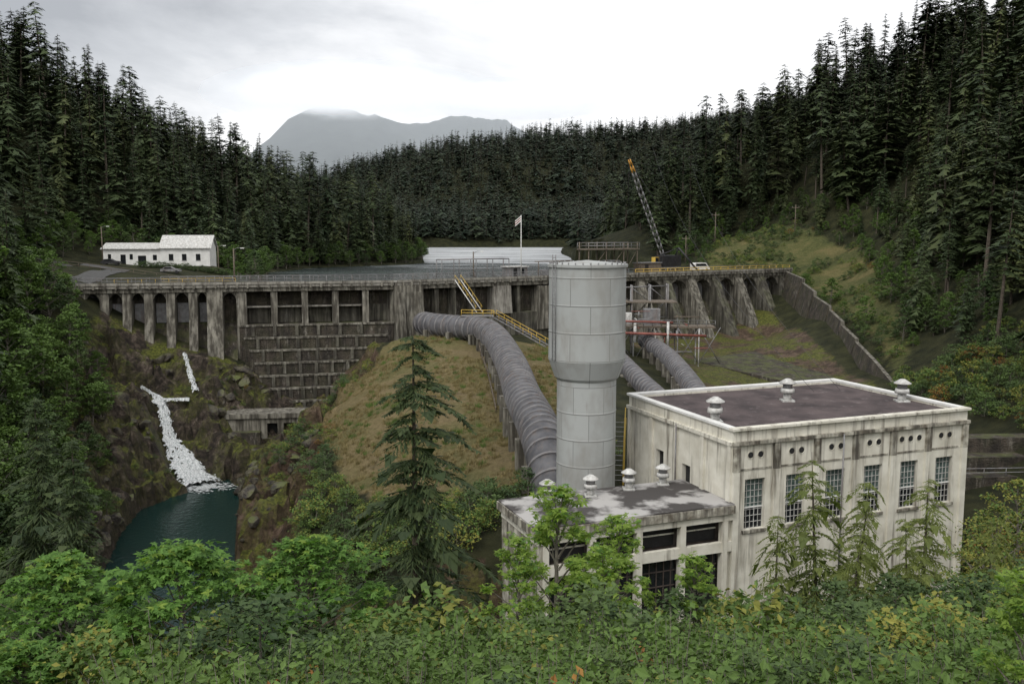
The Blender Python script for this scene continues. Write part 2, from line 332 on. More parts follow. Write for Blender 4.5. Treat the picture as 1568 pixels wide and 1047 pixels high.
me=npmesh('terrain',np.stack([X,Y,Z],-1).reshape(-1,3),[F4],['terrain'],[0],smooth=True)
gy,gx=np.gradient(Z,ys,xs); sl=np.hypot(gx,gy)
mo=np.clip(sd(MOUND,X,Y)/4+.5,0,1); so=np.clip(sd(SLOPE,X,Y)/6+.4,0,1)
chute=np.clip(sd([(25,200),(66,236),(62,150),(55,110),(36,112),(30,160)],X,Y)/3+.4,0,1)
rA=np.clip(np.maximum(np.clip(sd(CANYON,X,Y)/4+.5,0,1),np.clip((sl-1.4)/.5,0,1)*(Y<240)),0,1)*(1-mo*(sl<.9)); rA=np.maximum(rA,chute*.8)
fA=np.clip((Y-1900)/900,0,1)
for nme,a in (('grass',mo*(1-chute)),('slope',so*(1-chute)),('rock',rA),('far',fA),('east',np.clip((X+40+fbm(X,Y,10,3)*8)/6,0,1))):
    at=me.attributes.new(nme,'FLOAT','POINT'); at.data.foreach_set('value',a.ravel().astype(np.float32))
inr=(sd(CANYON,X,Y)>0)[:-1,:-1].ravel(); me.polygons.foreach_set('use_smooth',~inr)
o=bpy.data.objects.new('terrain',me); scene.collection.objects.link(o)
# ------------------------------------------------------------------ water
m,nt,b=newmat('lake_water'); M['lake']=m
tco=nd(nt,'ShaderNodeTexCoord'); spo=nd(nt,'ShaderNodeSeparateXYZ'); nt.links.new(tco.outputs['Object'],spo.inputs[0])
rip_sheen=addn(nt,noise(nt,.05,7,mapscale=(.35,1.3,1),dist=.3,rough=.7),rng01(nt,spo.outputs[1],300,420,-.22,.07))
nt.links.new(ramp(nt,rip_sheen,[(.36,(.03,.045,.038)),(.46,(.15,.17,.17)),(.52,(.45,.47,.48)),(.62,(.66,.68,.69))]),b.inputs['Base Color']); nt.links.new(rng01(nt,rip_sheen,.40,.56,.15,.6),b.inputs['Roughness']); b.inputs['IOR'].default_value=1.33; b.inputs['Specular IOR Level'].default_value=.8  # sky sheen on the far wind ripples painted into the base colour
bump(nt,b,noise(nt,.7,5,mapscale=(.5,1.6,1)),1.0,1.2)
m,nt,b=newmat('river_water'); M['river']=m
b.inputs['Base Color'].default_value=(.008,.026,.023,1); b.inputs['Roughness'].default_value=.14; b.inputs['IOR'].default_value=1.33; b.inputs['Specular IOR Level'].default_value=.35
bump(nt,b,noise(nt,1.2,4),.5,.15)
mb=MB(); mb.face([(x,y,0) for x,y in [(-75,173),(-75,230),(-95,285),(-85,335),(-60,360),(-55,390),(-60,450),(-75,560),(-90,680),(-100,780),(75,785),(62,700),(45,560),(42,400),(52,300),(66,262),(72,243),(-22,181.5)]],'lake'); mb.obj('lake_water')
mb=MB(); mb.face([(-62,85,-26.6),(-10,60,-26.6),(6,72,-26.6),(-20,95,-26.6),(-30,120,-26.6),(-40,148,-26.6),(-62,140,-26.6)],'river'); mb.obj('river_pool_water')
m,nt,b=newmat('white_water'); M['foam']=m
c=ramp(nt,noise(nt,1.5,9,mapscale=(3,3,.35),rough=.8),[(.38,(.16,.21,.21)),(.45,(.5,.54,.55)),(.54,(.86,.88,.89))])  # darker bluish streaks paint shade into the falling water
nt.links.new(c,b.inputs['Base Color']); b.inputs['Roughness'].default_value=.6; bump(nt,b,noise(nt,4,6,mapscale=(2,2,.4),rough=.7),1,.35)
def h1(x,y): return float(H(np.array([x]),np.array([y]))[0])
def fall(name,pts,spray=0,hole=.02):
    V=[];K=19; P=[]; r=random.Random(5); S=14
    for (a,b_) in zip(pts[:-1],pts[1:]):
        for j in range(S): P.append([a[i]+(b_[i]-a[i])*j/S for i in range(4)])
    P.append(list(pts[-1])); P=np.array(P); Q=[]
    el=er=0
    for i,p in enumerate(P):
        el=.8*el+r.uniform(-.12,.12); er=.8*er+r.uniform(-.12,.12)
        d=P[min(i+1,len(P)-1)]-P[max(i-1,0)]; L=math.hypot(d[0],d[1])+1e-6; n=(-d[1]/L,d[0]/L)
        for k in range(K):
            u=(k/(K-1)-.5)*2; w=p[3]*(1.1+(el if u<0 else er)*2); x=p[0]+n[0]*u*w; y=p[1]+n[1]*u*w
            V.append((x+r.uniform(-.05,.05),y+r.uniform(-.05,.05),p[2]+.4*(1-abs(u)**3)-.05+.25*math.sin(k*1.9+i*.15)*(p[3]>.8)*.5+r.uniform(-.08,.12)))
    n=len(P)
    for i in range(n-1):
        for k in range(K-1):
            e=min(k,K-2-k)
            if r.random()<(.45 if e==0 else .25 if e==1 else hole): continue
            Q.append((i*K+k,i*K+k+1,(i+1)*K+k+1,(i+1)*K+k))
    for j in range(spray):
        p=P[r.randrange(int(n*.15),n)]; a=r.random()*6.28; w=p[3]*r.uniform(.2,1.2); s_=r.uniform(.05,.18)
        c=Vector((p[0]+math.cos(a)*w,p[1]+math.sin(a)*w*.6,p[2]+r.uniform(-.1,.8))); i=len(V)
        for q in range(4): V.append((c.x+r.uniform(-s_,s_),c.y+r.uniform(-s_,s_),c.z+r.uniform(-s_,s_)))
        Q.append((i,i+1,i+2,i+3))
    if spray:
        e=P[-1]
        for j in range(300):
            a=r.random()*6.28; w=r.random()**.7*4.6; s_=r.uniform(.1,.42)*(1.2-w/5.4); c=(e[0]+1.2+math.cos(a)*w*1.1,e[1]-1.2+math.sin(a)*w*.8); i=len(V)
            for q in range(4): V.append((c[0]+s_*math.cos(q*1.57+a)*1.6,c[1]+s_*math.sin(q*1.57+a),-26.56+.0004*j))
            Q.append((i,i+1,i+2,i+3))
    me=npmesh(name,V,[np.array(Q)],['foam'],[0],True)
    o=bpy.data.objects.new(name,me); scene.collection.objects.link(o)
fall('waterfall',FALLS[0],450,.03); fall('upper_cascade',FALLS[1],0,.15); fall('upper_cascade',FALLS[2],0,.12)
# ------------------------------------------------------------------ plants
def conifer(name,seed,h,R,whorls,per,segs,mat,bark,bare=.1,droop=.35,gap=.08,widthf=.38,tw=0,pw=.85,lean=0):
    r=random.Random(seed); V=[];T=[]
    def tri(a,b,c):
        i=len(V); V.extend((a,b,c)); T.append((i,i+1,i+2))
    side=[r.uniform(.65,1.25) for _ in range(8)]
    for w in range(whorls):
        t=(w+r.random()*.6)/whorls; zz0=h*(bare+(1-bare)*t); wl=r.uniform(.7,1.2)
        for k in range(per):
            if r.random()<gap: continue
            zz=zz0+r.uniform(-.5,.5)*h*(1-bare)/whorls
            an=2*math.pi*(k+r.random()*.8)/per+w; L=(R*(1-t)**pw*r.uniform(.45,1.15)*wl+.01*h)*side[int(an*8/6.2832)%8]
            if t<.12: L*=.6+3*t
            dx,dy=math.cos(an),math.sin(an); rise=r.uniform(-.1,.25); dr=droop*r.uniform(.6,1.4)
            P=lambda a:(dx*L*a,dy*L*a,zz+L*(rise*a-dr*a*a))
            for j in range(segs):
                a0=(j)/segs; a1=(j+1)/segs; p0=P(a0);p1=P(a1); wd=L*widthf*(1-a0*.75)+.012*h
                for s_ in (-1,1):
                    q=wd*r.uniform(.6,1.15); f=.55
                    tip=(p1[0]+dx*q*f-dy*s_*q,p1[1]+dy*q*f+dx*s_*q,p1[2]-q*r.uniform(.1,.6))
                    if tw==0: tri(p0,p1,tip)
                    else:
                        for e in range(tw):
                            g0=e/tw; g1=(e+1.3)/tw
                            A=[p0[i]+(tip[i]-p0[i])*g0 for i in range(3)]; B=[p0[i]+(tip[i]-p0[i])*min(g1,1) for i in range(3)]
                            for s2 in (-1,1):
                                ll=q*.34*(1-.6*g0)*r.uniform(.6,1.3)
                                C=(B[0]+dx*ll*s2*.9,B[1]+dy*ll*s2*.9,B[2]-ll*r.uniform(.1,.9))
                                tri(A,B,C)
            q=.1*L+.01*h; tri((P(.85)[0]-dy*q,P(.85)[1]+dx*q,P(.85)[2]),(P(.85)[0]+dy*q,P(.85)[1]-dx*q,P(.85)[2]),P(1.08))
            if tw:
                bw=.012*L+.01
                for a0,a1 in ((0,.5),(.5,.95)):
                    p0=P(a0);p1=P(a1); i=len(V); V.extend(((p0[0]-dy*bw,p0[1]+dx*bw,p0[2]),(p0[0]+dy*bw,p0[1]-dx*bw,p0[2]),(p1[0],p1[1],p1[2]+.01))); T.append((i,i+1,i+2))
    n=7; i0=len(V); q=[]
    for j,(zz,rr) in enumerate(((-1.5,.014*h),(h*.5,.008*h),(h*1.0,.001*h))):
        for k in range(n): a=6.2832*k/n; V.append((math.cos(a)*rr,math.sin(a)*rr,zz))
    for j in range(2):
        for k in range(n): a=i0+j*n+k; b_=i0+j*n+(k+1)%n; q.append((a,b_,b_+n,a+n))
    return npmesh(name,V,[np.array(T),np.array(q)],[mat,bark],[0,1])
LOBES=[(-1.75,.6),(-.85,.85),(0,1.0),(.85,.85),(1.75,.6)]
def leafgeo(C,Rn,size,palmate,r):
    n=len(C)
    if palmate:
        T=[]
        for a,l in LOBES:
            for (aa,ll) in ((0,0),(a-.38,l*.55),(a,l),(a+.38,l*.55)): T.append((math.cos(aa)*ll,math.sin(aa)*ll,-.25*ll*ll))
        T=np.array(T)
    else: T=np.array([(-.5,0,0),(0,-.3,.06),(.55,0,-.05),(0,.3,.06)])
    V=C[:,None,:]+np.einsum('nij,kj->nki',Rn,T)*size[:,None,None]
    k=len(T); Fq=np.arange(n*k).reshape(-1,4)
    return V.reshape(-1,3),Fq
def frames(n,r,tilt=.6):
    up=np.stack([r.normal(0,tilt,n),r.normal(0,tilt,n),np.ones(n)],-1); up/=np.linalg.norm(up,axis=1)[:,None]
    a=r.random(n)*6.283; t=np.stack([np.cos(a),np.sin(a),np.zeros(n)],-1)
    y=np.cross(up,t); y/=np.linalg.norm(y,axis=1)[:,None]; x=np.cross(y,up)
    return np.stack([x,y,up],-1)
def tubeq(V,Q,p0,p1,r0,r1,n=6):
    p0=Vector(p0);p1=Vector(p1); d=(p1-p0).normalized(); x=d.orthogonal().normalized(); y=d.cross(x); i=len(V)
    for p,rr in ((p0,r0),(p1,r1)):
        for k in range(n): a=6.2832*k/n; V.append(tuple(p+(x*math.cos(a)+y*math.sin(a))*rr))
    for k in range(n): Q.append((i+k,i+(k+1)%n,i+n+(k+1)%n,i+n+k))
def broadleaf(name,seed,h,R,nclump,leaves,size,mat,palmate=False,bark='barkL',clumpr=.32,low=.25,mat2=None,tilt=.6,flat=.55,m2f=.12):
    r=np.random.default_rng(seed); V=[];Q=[]
    cl=[]
    tubeq(V,Q,(0,0,-1.5),(.1*R,0,h*.4),.022*h,.014*h); tubeq(V,Q,(.1*R,0,h*.4),(0,.05*R,h*.85),.014*h,.004*h)
    for i in range(nclump):
        zz=low+(1-low)*((i+r.random())/nclump); rad=R*math.sin(math.pi*min(.97,max(.12,(zz-low*.6)/(1.03-low*.6)))**.8)*r.uniform(.45,1.1)
        a=i*2.4+r.random(); c=np.array([math.cos(a)*rad,math.sin(a)*rad,zz*h]); cl.append(c)
        tubeq(V,Q,(0,0,max(.1*h,c[2]-.35*rad-.1*h)),tuple(c),.006*h,.002*h,4)
    Vt=np.array(V); Qt=np.array(Q)
    cs=np.array(cl); k=np.repeat(np.arange(nclump),leaves//nclump); n=len(k)
    u=r.normal(0,1,(n,3)); u/=np.linalg.norm(u,axis=1)[:,None]; rr=r.random(n)**.45
    rc=R*clumpr*r.uniform(.6,1.3,nclump)[k]
    C=cs[k]+u*(rr*rc)[:,None]*np.array([1.15,1.15,flat])
    Fm=frames(n,r,tilt); sz=size*r.uniform(.6,1.25,n)
    Vl,Ql=leafgeo(C,Fm,sz,palmate,r)
    mats=[bark,mat]+([mat2] if mat2 else [])
    mi=np.ones(len(Ql),int)
    if mat2: mi=np.repeat(1+(r.random(n)<m2f).astype(int),len(Ql)//n)
    return npmesh(name,np.vstack([Vt,Vl]),[Qt,Ql+len(Vt)],mats,[0,mi])
def weed(name,seed,h,R,n,size,mat):
    r=np.random.default_rng(seed); V=[];Q=[]; C=[]
    for i in range(14):
        a=r.random()*6.28; rad=R*r.random(); tip=np.array([math.cos(a)*rad*1.3,math.sin(a)*rad*1.3,h*r.uniform(.55,1)]); b0=np.array([math.cos(a)*rad*.4,math.sin(a)*rad*.4,-.2])
        tubeq(V,Q,tuple(b0),tuple(tip),.012,.004,3)
        t=r.random(n//14)**.7; C.append(b0+(tip-b0)*t[:,None]+r.normal(0,.07,(n//14,3)))
    C=np.vstack(C); Vl,Ql=leafgeo(C,frames(len(C),r,.8),size*r.uniform(.6,1.3,len(C)),False,r)
    return npmesh(name,np.vstack([np.array(V),Vl]),[np.array(Q),Ql+len(V)],['barkL',mat],[0,1])
def tuft(name,seed,n,h,mat):
    r=np.random.default_rng(seed); a=r.random(n)*6.28; rad=r.random(n)*.5; bx=np.cos(a)*rad; by=np.sin(a)*rad; hh=h*r.uniform(.5,1.1,n)
    lx=bx+r.normal(0,.35*h,n); ly=by+r.normal(0,.35*h,n); w=.05
    p=r.random(n)*3.14; V=np.stack([np.stack([bx-w*np.cos(p),by-w*np.sin(p),np.zeros(n)-.1],-1),np.stack([bx+w*np.cos(p),by+w*np.sin(p),np.zeros(n)-.1],-1),np.stack([lx,ly,hh],-1)],1).reshape(-1,3)
    return npmesh(name,V,[np.arange(3*n).reshape(-1,3)],[mat],[0])
def boulder(name,seed):
    r=np.random.default_rng(seed); bm=bmesh.new(); bmesh.ops.create_icosphere(bm,subdivisions=3,radius=1)
    pl=[(v/np.linalg.norm(v),r.uniform(.5,.85)) for v in r.normal(0,1,(11,3))]
    for v in bm.verts:
        p=np.array(v.co); 
        for n,d in pl:
            e=p@n-d
            if e>0: p=p-n*e
        v.co=Vector(p*np.array([1.2,1,.8])*(1+r.uniform(-.02,.02)))
    me=bpy.data.meshes.new(name); bm.to_mesh(me); bm.free(); me.materials.append(M['boulder']); return me
def protos(name,meshes):
    c=bpy.data.collections.new(name)
    for i,me in enumerate(meshes):
        o=bpy.data.objects.new('%s_%02d'%(name,i),me); c.objects.link(o)
    return c
def scatter(name,pts,sc,col,nproto,tilt=.04,idx=None,squash=.15):
    n=len(pts)
    if n==0: return
    me=bpy.data.meshes.new(name); me.vertices.add(n); me.vertices.foreach_set('co',np.asarray(pts,np.float32).ravel())
    a=me.attributes.new('sc','FLOAT_VECTOR','POINT'); s=np.asarray(sc)[:,None]*np.stack([rng.uniform(1-squash,1+squash,n)]*2+[np.ones(n)],-1); a.data.foreach_set('vector',s.astype(np.float32).ravel())
    a=me.attributes.new('ro','FLOAT_VECTOR','POINT'); q=np.stack([rng.normal(0,tilt,n),rng.normal(0,tilt,n),rng.random(n)*6.283],-1); a.data.foreach_set('vector',q.astype(np.float32).ravel())
    a=me.attributes.new('pi','INT','POINT'); ii=rng.integers(0,nproto,n) if idx is None else idx; a.data.foreach_set('value',np.asarray(ii,np.int32))
    o=bpy.data.objects.new(name,me); scene.collection.objects.link(o)
    g=bpy.data.node_groups.new(name+'_gn','GeometryNodeTree')
    g.interface.new_socket('Geometry',in_out='INPUT',socket_type='NodeSocketGeometry'); g.interface.new_socket('Geometry',in_out='OUTPUT',socket_type='NodeSocketGeometry')
    gi=g.nodes.new('NodeGroupInput'); go=g.nodes.new('NodeGroupOutput'); ip=g.nodes.new('GeometryNodeInstanceOnPoints'); ci=g.nodes.new('GeometryNodeCollectionInfo')
    ci.inputs['Collection'].default_value=col; ci.inputs['Separate Children'].default_value=True; ci.inputs['Reset Children'].default_value=True
    def na(t,nm):
        x=g.nodes.new('GeometryNodeInputNamedAttribute'); x.data_type=t; x.inputs['Name'].default_value=nm
        return [q for q in x.outputs if q.enabled and q.name=='Attribute'][0]
    L=g.links.new
    L(gi.outputs[0],ip.inputs['Points']); L(ci.outputs[0],ip.inputs['Instance']); ip.inputs['Pick Instance'].default_value=True
    L(na('INT','pi'),ip.inputs['Instance Index']); L(na('FLOAT_VECTOR','ro'),ip.inputs['Rotation']); L(na('FLOAT_VECTOR','sc'),ip.inputs['Scale'])
    L(ip.outputs[0],go.inputs[0]); md=o.modifiers.new('scatter','NODES'); md.node_group=g
    return o
def grid_pts(x0,x1,y0,y1,sp,jit=.48):
    a=np.arange(x0,x1,sp); b_=np.arange(y0,y1,sp); x,y=np.meshgrid(a,b_); x=x.ravel()+rng.uniform(-jit,jit,x.size)*sp; y=y.ravel()+rng.uniform(-jit,jit,y.size)*sp
    return x,y
NC=7
C_con=protos('conifer_kind',[conifer('conifer_%d'%i,i,[28,28,30,27,28,26,31][i],[4.6,5.4,3.4,5.0,5.6,5.8,3.8][i],[26,28,22,24,27,22,17][i],7,3,['fir','fir','fir','firY','fir','firY','fir'][i],'bark',bare=[.12,.05,.4,.1,.06,.15,.5][i],droop=[.3,.45,.2,.5,.35,.25,.4][i],gap=[.1,.05,.35,.15,.08,.25,.45][i],widthf=.48,pw=[.8,.7,.5,.75,.85,.45,.4][i]) for i in range(NC)])
C_far=protos('far_conifer_kind',[conifer('far_conifer_%d'%i,20+i,27,[4.6,5.2,4,5.8][i],11,6,1,'far','bark',bare=.05,widthf=.7,pw=[.85,.7,.85,.45][i]) for i in range(4)])
C_brd=protos('broadleaf_kind',[broadleaf('broadleaf_%d'%i,40+i,11,4.2,30,2600,.5,['leaf','leafD','leaf'][i],clumpr=.26) for i in range(3)])
C_shr=protos('shrub_kind',[broadleaf('shrub_%d'%i,60+i,[2.2,2.6,1.8,2.0,2.4,2.2][i],1.5,12,900,.2,['leaf','leafD','leafD','autumn','leafD','yel'][i],clumpr=.4,low=.12,mat2=['yel',None,None,'leaf','leaf','leaf'][i],m2f=.3) for i in range(6)])
C_weed=protos('weed_kind',[weed('weed_%d'%i,80+i,[1.5,1.1,1.8,1.2][i],.6,600,.12,['leaf','yel','leaf','autumn'][i]) for i in range(4)])
C_tuft=protos('tuft_kind',[tuft('tuft_%d'%i,90+i,60,.8,['drygrass','drygrass','leaf'][i]) for i in range(3)])
C_rock=protos('boulder_kind',[boulder('boulder_%d'%i,i) for i in range(4)])
def place(x,y,keep,dz=-.2): x=x[keep];y=y[keep]; return np.stack([x,y,H(x,y)+dz],-1)
PC=[.18,.18,.12,.13,.17,.12,.10]
HOUSE=[(-112,188),(-108,248),(-68,248),(-62,172),(-80,160),(-98,176)]
x,y=grid_pts(-300,-36,172,520,6.8)
k=(sd(LAKE,x,y)<-3)&(sd(HOUSE,x,y)<-4)&(y>damy(x)+10)
P=place(x,y,k); ld=-sd(LAKE,P[:,0],P[:,1]); sc=(.42+.85*rng.random(len(P))**1.6)*np.clip(.55+ld/50,.55,1); scatter('left_hill_conifer_forest',P,sc,C_con,NC,idx=rng.choice(NC,len(P),p=PC))
x,y=grid_pts(50,330,92,540,6.8)
k=(sd(LAKE,x,y)<-5)&(sd(SLOPE,x,y)<-1)&((y>240)|(x>74+.0*y))&((x>74)|(y>262))
P=place(x,y,k); sc=.42+.82*rng.random(len(P))**1.4; sc*=np.where(P[:,1]<150,.75,1); sc*=np.where(sd(SLOPE,P[:,0],P[:,1])>-9,.5,1); scatter('right_hill_conifer_forest',P,sc,C_con,NC,idx=rng.choice(NC,len(P),p=PC))
x,y=grid_pts(-420,420,520,900,9)
k=(sd(LAKE,x,y)<-4); P=place(x,y,k); scatter('lakeshore_conifer_forest',P,rng.uniform(.5,1.15,len(P)),C_far,4)
x,y=grid_pts(-700,900,900,1560,11.5)
P=place(x,y,x>-1e9); scatter('distant_ridge_forest',P,rng.uniform(.45,1.15,len(P)),C_far,4)
WB=[(-31,58),(-44,92),(-51,112),(-59,130),(-68,150),(-77,161),(-150,168),(-150,40),(-45,40)]
x,y=grid_pts(-150,-25,40,170,4.6); d=sd(WB,x,y); P=place(x,y,d>0); d=d[d>0]; scatter('left_bank_broadleaf_trees',P,rng.uniform(.65,1.25,len(P))*np.clip(.42+d/20,.42,1.25),C_brd,3,idx=rng.choice(3,len(P),p=[.4,.25,.35]))
x,y=grid_pts(-150,-55,55,170,10); k=sd(WB,x,y)>9; P=place(x,y,k); scatter('left_bank_conifers',P,rng.uniform(.45,.95,len(P)),C_con,NC)
x,y=grid_pts(-140,-36,172,520,4.5); ld=sd(LAKE,x,y); hd=sd(HOUSE,x,y); k=(ld<-.5)&(hd<0)&((ld>-11)|(hd>-14))&(y>damy(x)+9); P=place(x,y,k); scatter('lakeside_broadleaf_trees',P,rng.uniform(.3,.75,len(P)),C_brd,3)
x,y=grid_pts(50,130,80,330,5.5); s_=sd(SLOPE,x,y); k=(s_<2)&(s_>-14)&((x>72)|(y>262))&(sd(LAKE,x,y)<-2); P=place(x,y,k); scatter('right_bank_broadleaf_trees',P,rng.uniform(.25,.6,len(P)),C_brd,3)
BLD=[(-1.5,61),(41,75),(36,98),(10,92),(-4,74)]
x,y=grid_pts(-75,80,14,150,2.2)
k=(sd(CANYON,x,y)<1)&(sd(MOUND,x,y)<-.5)&(sd(POOL,x,y)<-2)&(sd(BLD,x,y)<-.5)&(sd(SLOPE,x,y)<-1)&~((x>10)&(x<62)&(y>90)&(y<236))
P=place(x,y,k); sc=rng.uniform(.5,1.4,len(P)); sc*=np.where(P[:,1]<22,.6,1)
i1=rng.choice(6,len(P),p=[.37,.32,.22,.01,.05,.03]); i2=rng.choice(6,len(P),p=[.36,.22,.14,.05,.06,.17]); scatter('hillside_shrubs',P,sc,C_shr,6,idx=np.where(P[:,0]>6,i2,i1))
x,y=grid_pts(-66,-10,84,172,2.0); mo_=sd(MOUND,x,y); k=(sd(POOL,x,y)<-2.5)&(sd(CANYON,x,y)>-3)&(mo_<1)&(x>-35)&(y<158)&(fbm(x,y,12,3)>-.03); P=place(x,y,k); scatter('cliff_shrubs',P,rng.uniform(.3,.9,len(P)),C_shr,6,idx=rng.choice(6,len(P),p=[.25,.3,.18,.12,.08,.07]))
x,y=grid_pts(-72,-34,118,164,2.6); k=(sd(POOL,x,y)<-2)&(fbm(x,y,9,3)>.12)&(y<damy(x)-7); P=place(x,y,k); scatter('ledge_plants',P,rng.uniform(.15,.45,len(P)),C_shr,6,idx=rng.choice(6,len(P),p=[.35,.35,.2,.02,.02,.06]))
x,y=grid_pts(-72,-26,88,166,1.8); k=(sd(CANYON,x,y)>1)&(y<damy(x)-5.5)&(fbm(x,y,6,2)>.0); P=place(x,y,k,-.2)
fd=np.min([np.hypot(P[:,0]-q[0],P[:,1]-q[1]) for F in FALLS for q in F],axis=0); P=P[fd>2.7]
scatter('canyon_boulders',P,.25+1.3*rng.random(len(P))**3,C_rock,4,tilt=.5,squash=.3)
x,y=grid_pts(56,112,140,335,2.8); k=(sd(SLOPE,x,y)>-2)&(fbm(x,y,14,3)>-.02); P=place(x,y,k); scatter('slope_shrubs',P,rng.uniform(.3,1.1,len(P)),C_shr,6,idx=rng.choice(6,len(P),p=[.3,.3,.3,.02,.04,.04]))
x,y=grid_pts(-30,45,9,48,1.0); P=place(x,y,(x>-5)|(y<18)); scatter('foreground_weeds',P,rng.uniform(.6,1.5,len(P)),C_weed,4,tilt=.12,idx=rng.choice(4,len(P),p=[.40,.26,.28,.06]))
x,y=grid_pts(-32,16,84,172,.9); k=(sd(MOUND,x,y)>0)&(fbm(x,y,7,3)>-.15); P=place(x,y,k); scatter('mound_grass_tufts',P,rng.uniform(.4,1.0,len(P)),C_tuft,3,tilt=.12,idx=rng.choice(3,len(P),p=[.45,.4,.15]))
def put(name,me,x,y,s=1,rot=0,z=None):
    o=bpy.data.objects.new(name,me); o.location=(x,y,(h1(x,y)-.3) if z is None else z); o.scale=(s,s,s); o.rotation_euler=(0,0,rot); scene.collection.objects.link(o); return o
put('fir_tree',conifer('fir_near',103,21,3.3,40,6,8,'firH','bark',bare=.22,droop=.55,gap=.46,widthf=.3,tw=5,pw=.5),-4.15,38,1,z=8.3-21)
nf=conifer('fir_mid',105,19,3.4,34,6,6,'firH','bark',bare=.1,droop=.4,gap=.25,widthf=.34,tw=3,pw=.7)
for x_,y_,zt in ((-29.5,60,-1.2),(-35,66,.5)): put('bank_fir_tree',nf,x_,y_,1,x_,z=zt-19)
mm=[broadleaf('maple_%d'%i,200+i,[7,6.4,7.6][i],3.4,44,3600,.27,'maple',palmate=True,clumpr=.24,low=.3,tilt=.35,flat=.45,mat2='mapleY') for i in range(3)]
for i,(x_,y_,s_,zt) in enumerate([(-16,31,.92,1.1),(-11.3,30,1.0,1.9),(-7.4,32,.95,1.5),(-20,27,.85,.9),(-3.2,29,.65,-.9),(-13.5,24,.65,1.2),(-8.5,23,.6,.8),(1.5,27,.5,-1.2),(-3.5,24,.5,-.4),(-18,23,.6,1.2)]):
    put('maple_tree',mm[i%3],x_,y_,s_,i*1.3,z=zt-[7,6.4,7.6][i%3]*s_)
my=broadleaf('maple_sapling',230,8.4,1.9,26,1300,.27,'mapleY',palmate=True,clumpr=.33,low=.3,tilt=.4,mat2='maple')
for x_,y_,s_ in ((1.9,36,1),(4.4,37,.85),(.2,33,.7),(7.5,36,.62),(3.2,31,.6)): put('maple_sapling_tree',my,x_,y_,s_,x_)
put('maple_sapling_tree',my,7.4,12.5,.42,1.0)
yb=broadleaf('yellowing_alder',240,8,3,30,2600,.24,'yel',clumpr=.28,low=.2,mat2='leaf',m2f=.4)
for x_,y_,zt,s_ in ((34,62,-6.5,1),(31,58,-7.5,.9),(37.5,66,-5.8,1)): put('yellowing_alder_tree',yb,x_,y_,s_,x_,z=zt-8*s_)
hm=[conifer('hemlock_young_%d'%i,300+i,11,3.1,17,5,7,'firL','bark',bare=.2,droop=[.6,1.0][i],gap=.36,widthf=.26,tw=5,pw=[.45,.35][i]) for i in range(2)]
for i,(x_,y_,s_) in enumerate(((15.8,45,1.0),(17.8,46,.88),(21.5,46,.85),(13.2,44,.72),(19.5,43,.62),(24,45,.6),(16.2,42,.6))): 
    o=put('young_hemlock_tree',hm[i%2],x_,y_,s_,i*2); o.rotation_euler=(random.uniform(-.08,.08),random.uniform(-.08,.08),i*2)
# ------------------------------------------------------------------ dam
FL=Frame((-78,165.5),(54.6,12.5)); FR=Frame((-23.4,178),(92.4,60))
dam=empty('dam')
def arch(mb,F,s0,s1,t0,t1,zt,zs,rise,k,n=8):
    pr=[]
    for j in range(n+1):
        u=j/n; pr.append((s0+(s1-s0)*u, zs+rise*math.sin(math.pi*u)**.6))
    for (a,za),(b_,zb) in zip(pr[:-1],pr[1:]):
        mb.face([F(a,t1,za),F(b_,t1,zb),F(b_,t1,zt),F(a,t1,zt)],k); mb.face([F(a,t1,za),F(b_,t1,zb),F(b_,t0,zb),F(a,t0,za)],k)
mb=MB()
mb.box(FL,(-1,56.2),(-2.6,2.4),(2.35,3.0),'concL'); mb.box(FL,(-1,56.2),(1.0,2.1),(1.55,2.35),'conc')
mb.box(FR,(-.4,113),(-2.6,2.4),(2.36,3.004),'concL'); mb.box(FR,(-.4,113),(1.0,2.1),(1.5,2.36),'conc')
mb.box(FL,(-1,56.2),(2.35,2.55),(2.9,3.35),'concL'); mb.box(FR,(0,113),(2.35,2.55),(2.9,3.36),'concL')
for s in np.arange(.5,56,1.9): mb.box(FL,(s,s+.3),(2.4,2.8),(2.2,2.9),'conc')
for s in np.arange(1,112,1.9): mb.box(FR,(s,s+.3),(2.4,2.8),(2.2,2.9),'conc')
mb.obj('deck',dam)
mb=MB()
lp=[-.5,3.4,7.2,10.9,14.7,18.6]
for s in lp: mb.prism(FL,s,s+1.5,[(-1.2,1.55),(1.9,1.55),(2.3,-3),(4.2,-10.5),(4.2,-14),(-1.2,-14)],'conc')
mb.prism(FL,21.8,24.6,[(-1.2,1.55),(2.2,1.55),(3.0,-4),(4.8,-11),(4.8,-15),(-1.2,-15)],'conc')
ss=lp+[21.8]
for a,b_ in zip(ss[:-1],ss[1:]): arch(mb,FL,a+1.5,b_,-1,1.7,1.6,.1,1.3,'concM')
arch(mb,FL,24.6,27,-1,1.7,1.6,.1,1.2,'concM')
for i,s in enumerate([27.0,33.2,38.8,44.5,50.2]):
    w=1.8 if i==0 else 1.2
    mb.prism(FL,s,s+w,[(-1.2,1.55),(1.8,1.55),(2.2,-4.9),(2.2,-6 if i else -13),(-1.2,-6 if i else -13)],'conc')
mb.obj('left_piers',dam)
mb=MB()
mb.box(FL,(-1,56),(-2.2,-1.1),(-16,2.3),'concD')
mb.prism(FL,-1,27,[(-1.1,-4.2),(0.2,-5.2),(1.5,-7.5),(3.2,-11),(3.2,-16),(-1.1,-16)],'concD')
mb.box(FL,(-4,-.5),(-1,2),(-8,2.3),'concM')
g=MB()
for a in (1,4.9,8.7,12.4,16.2,20.1): g.box(FL,(a+.1,a+(2.3 if a<20 else 1.6)),(-1.05,-.8),(-4.2,-.6),'steel')
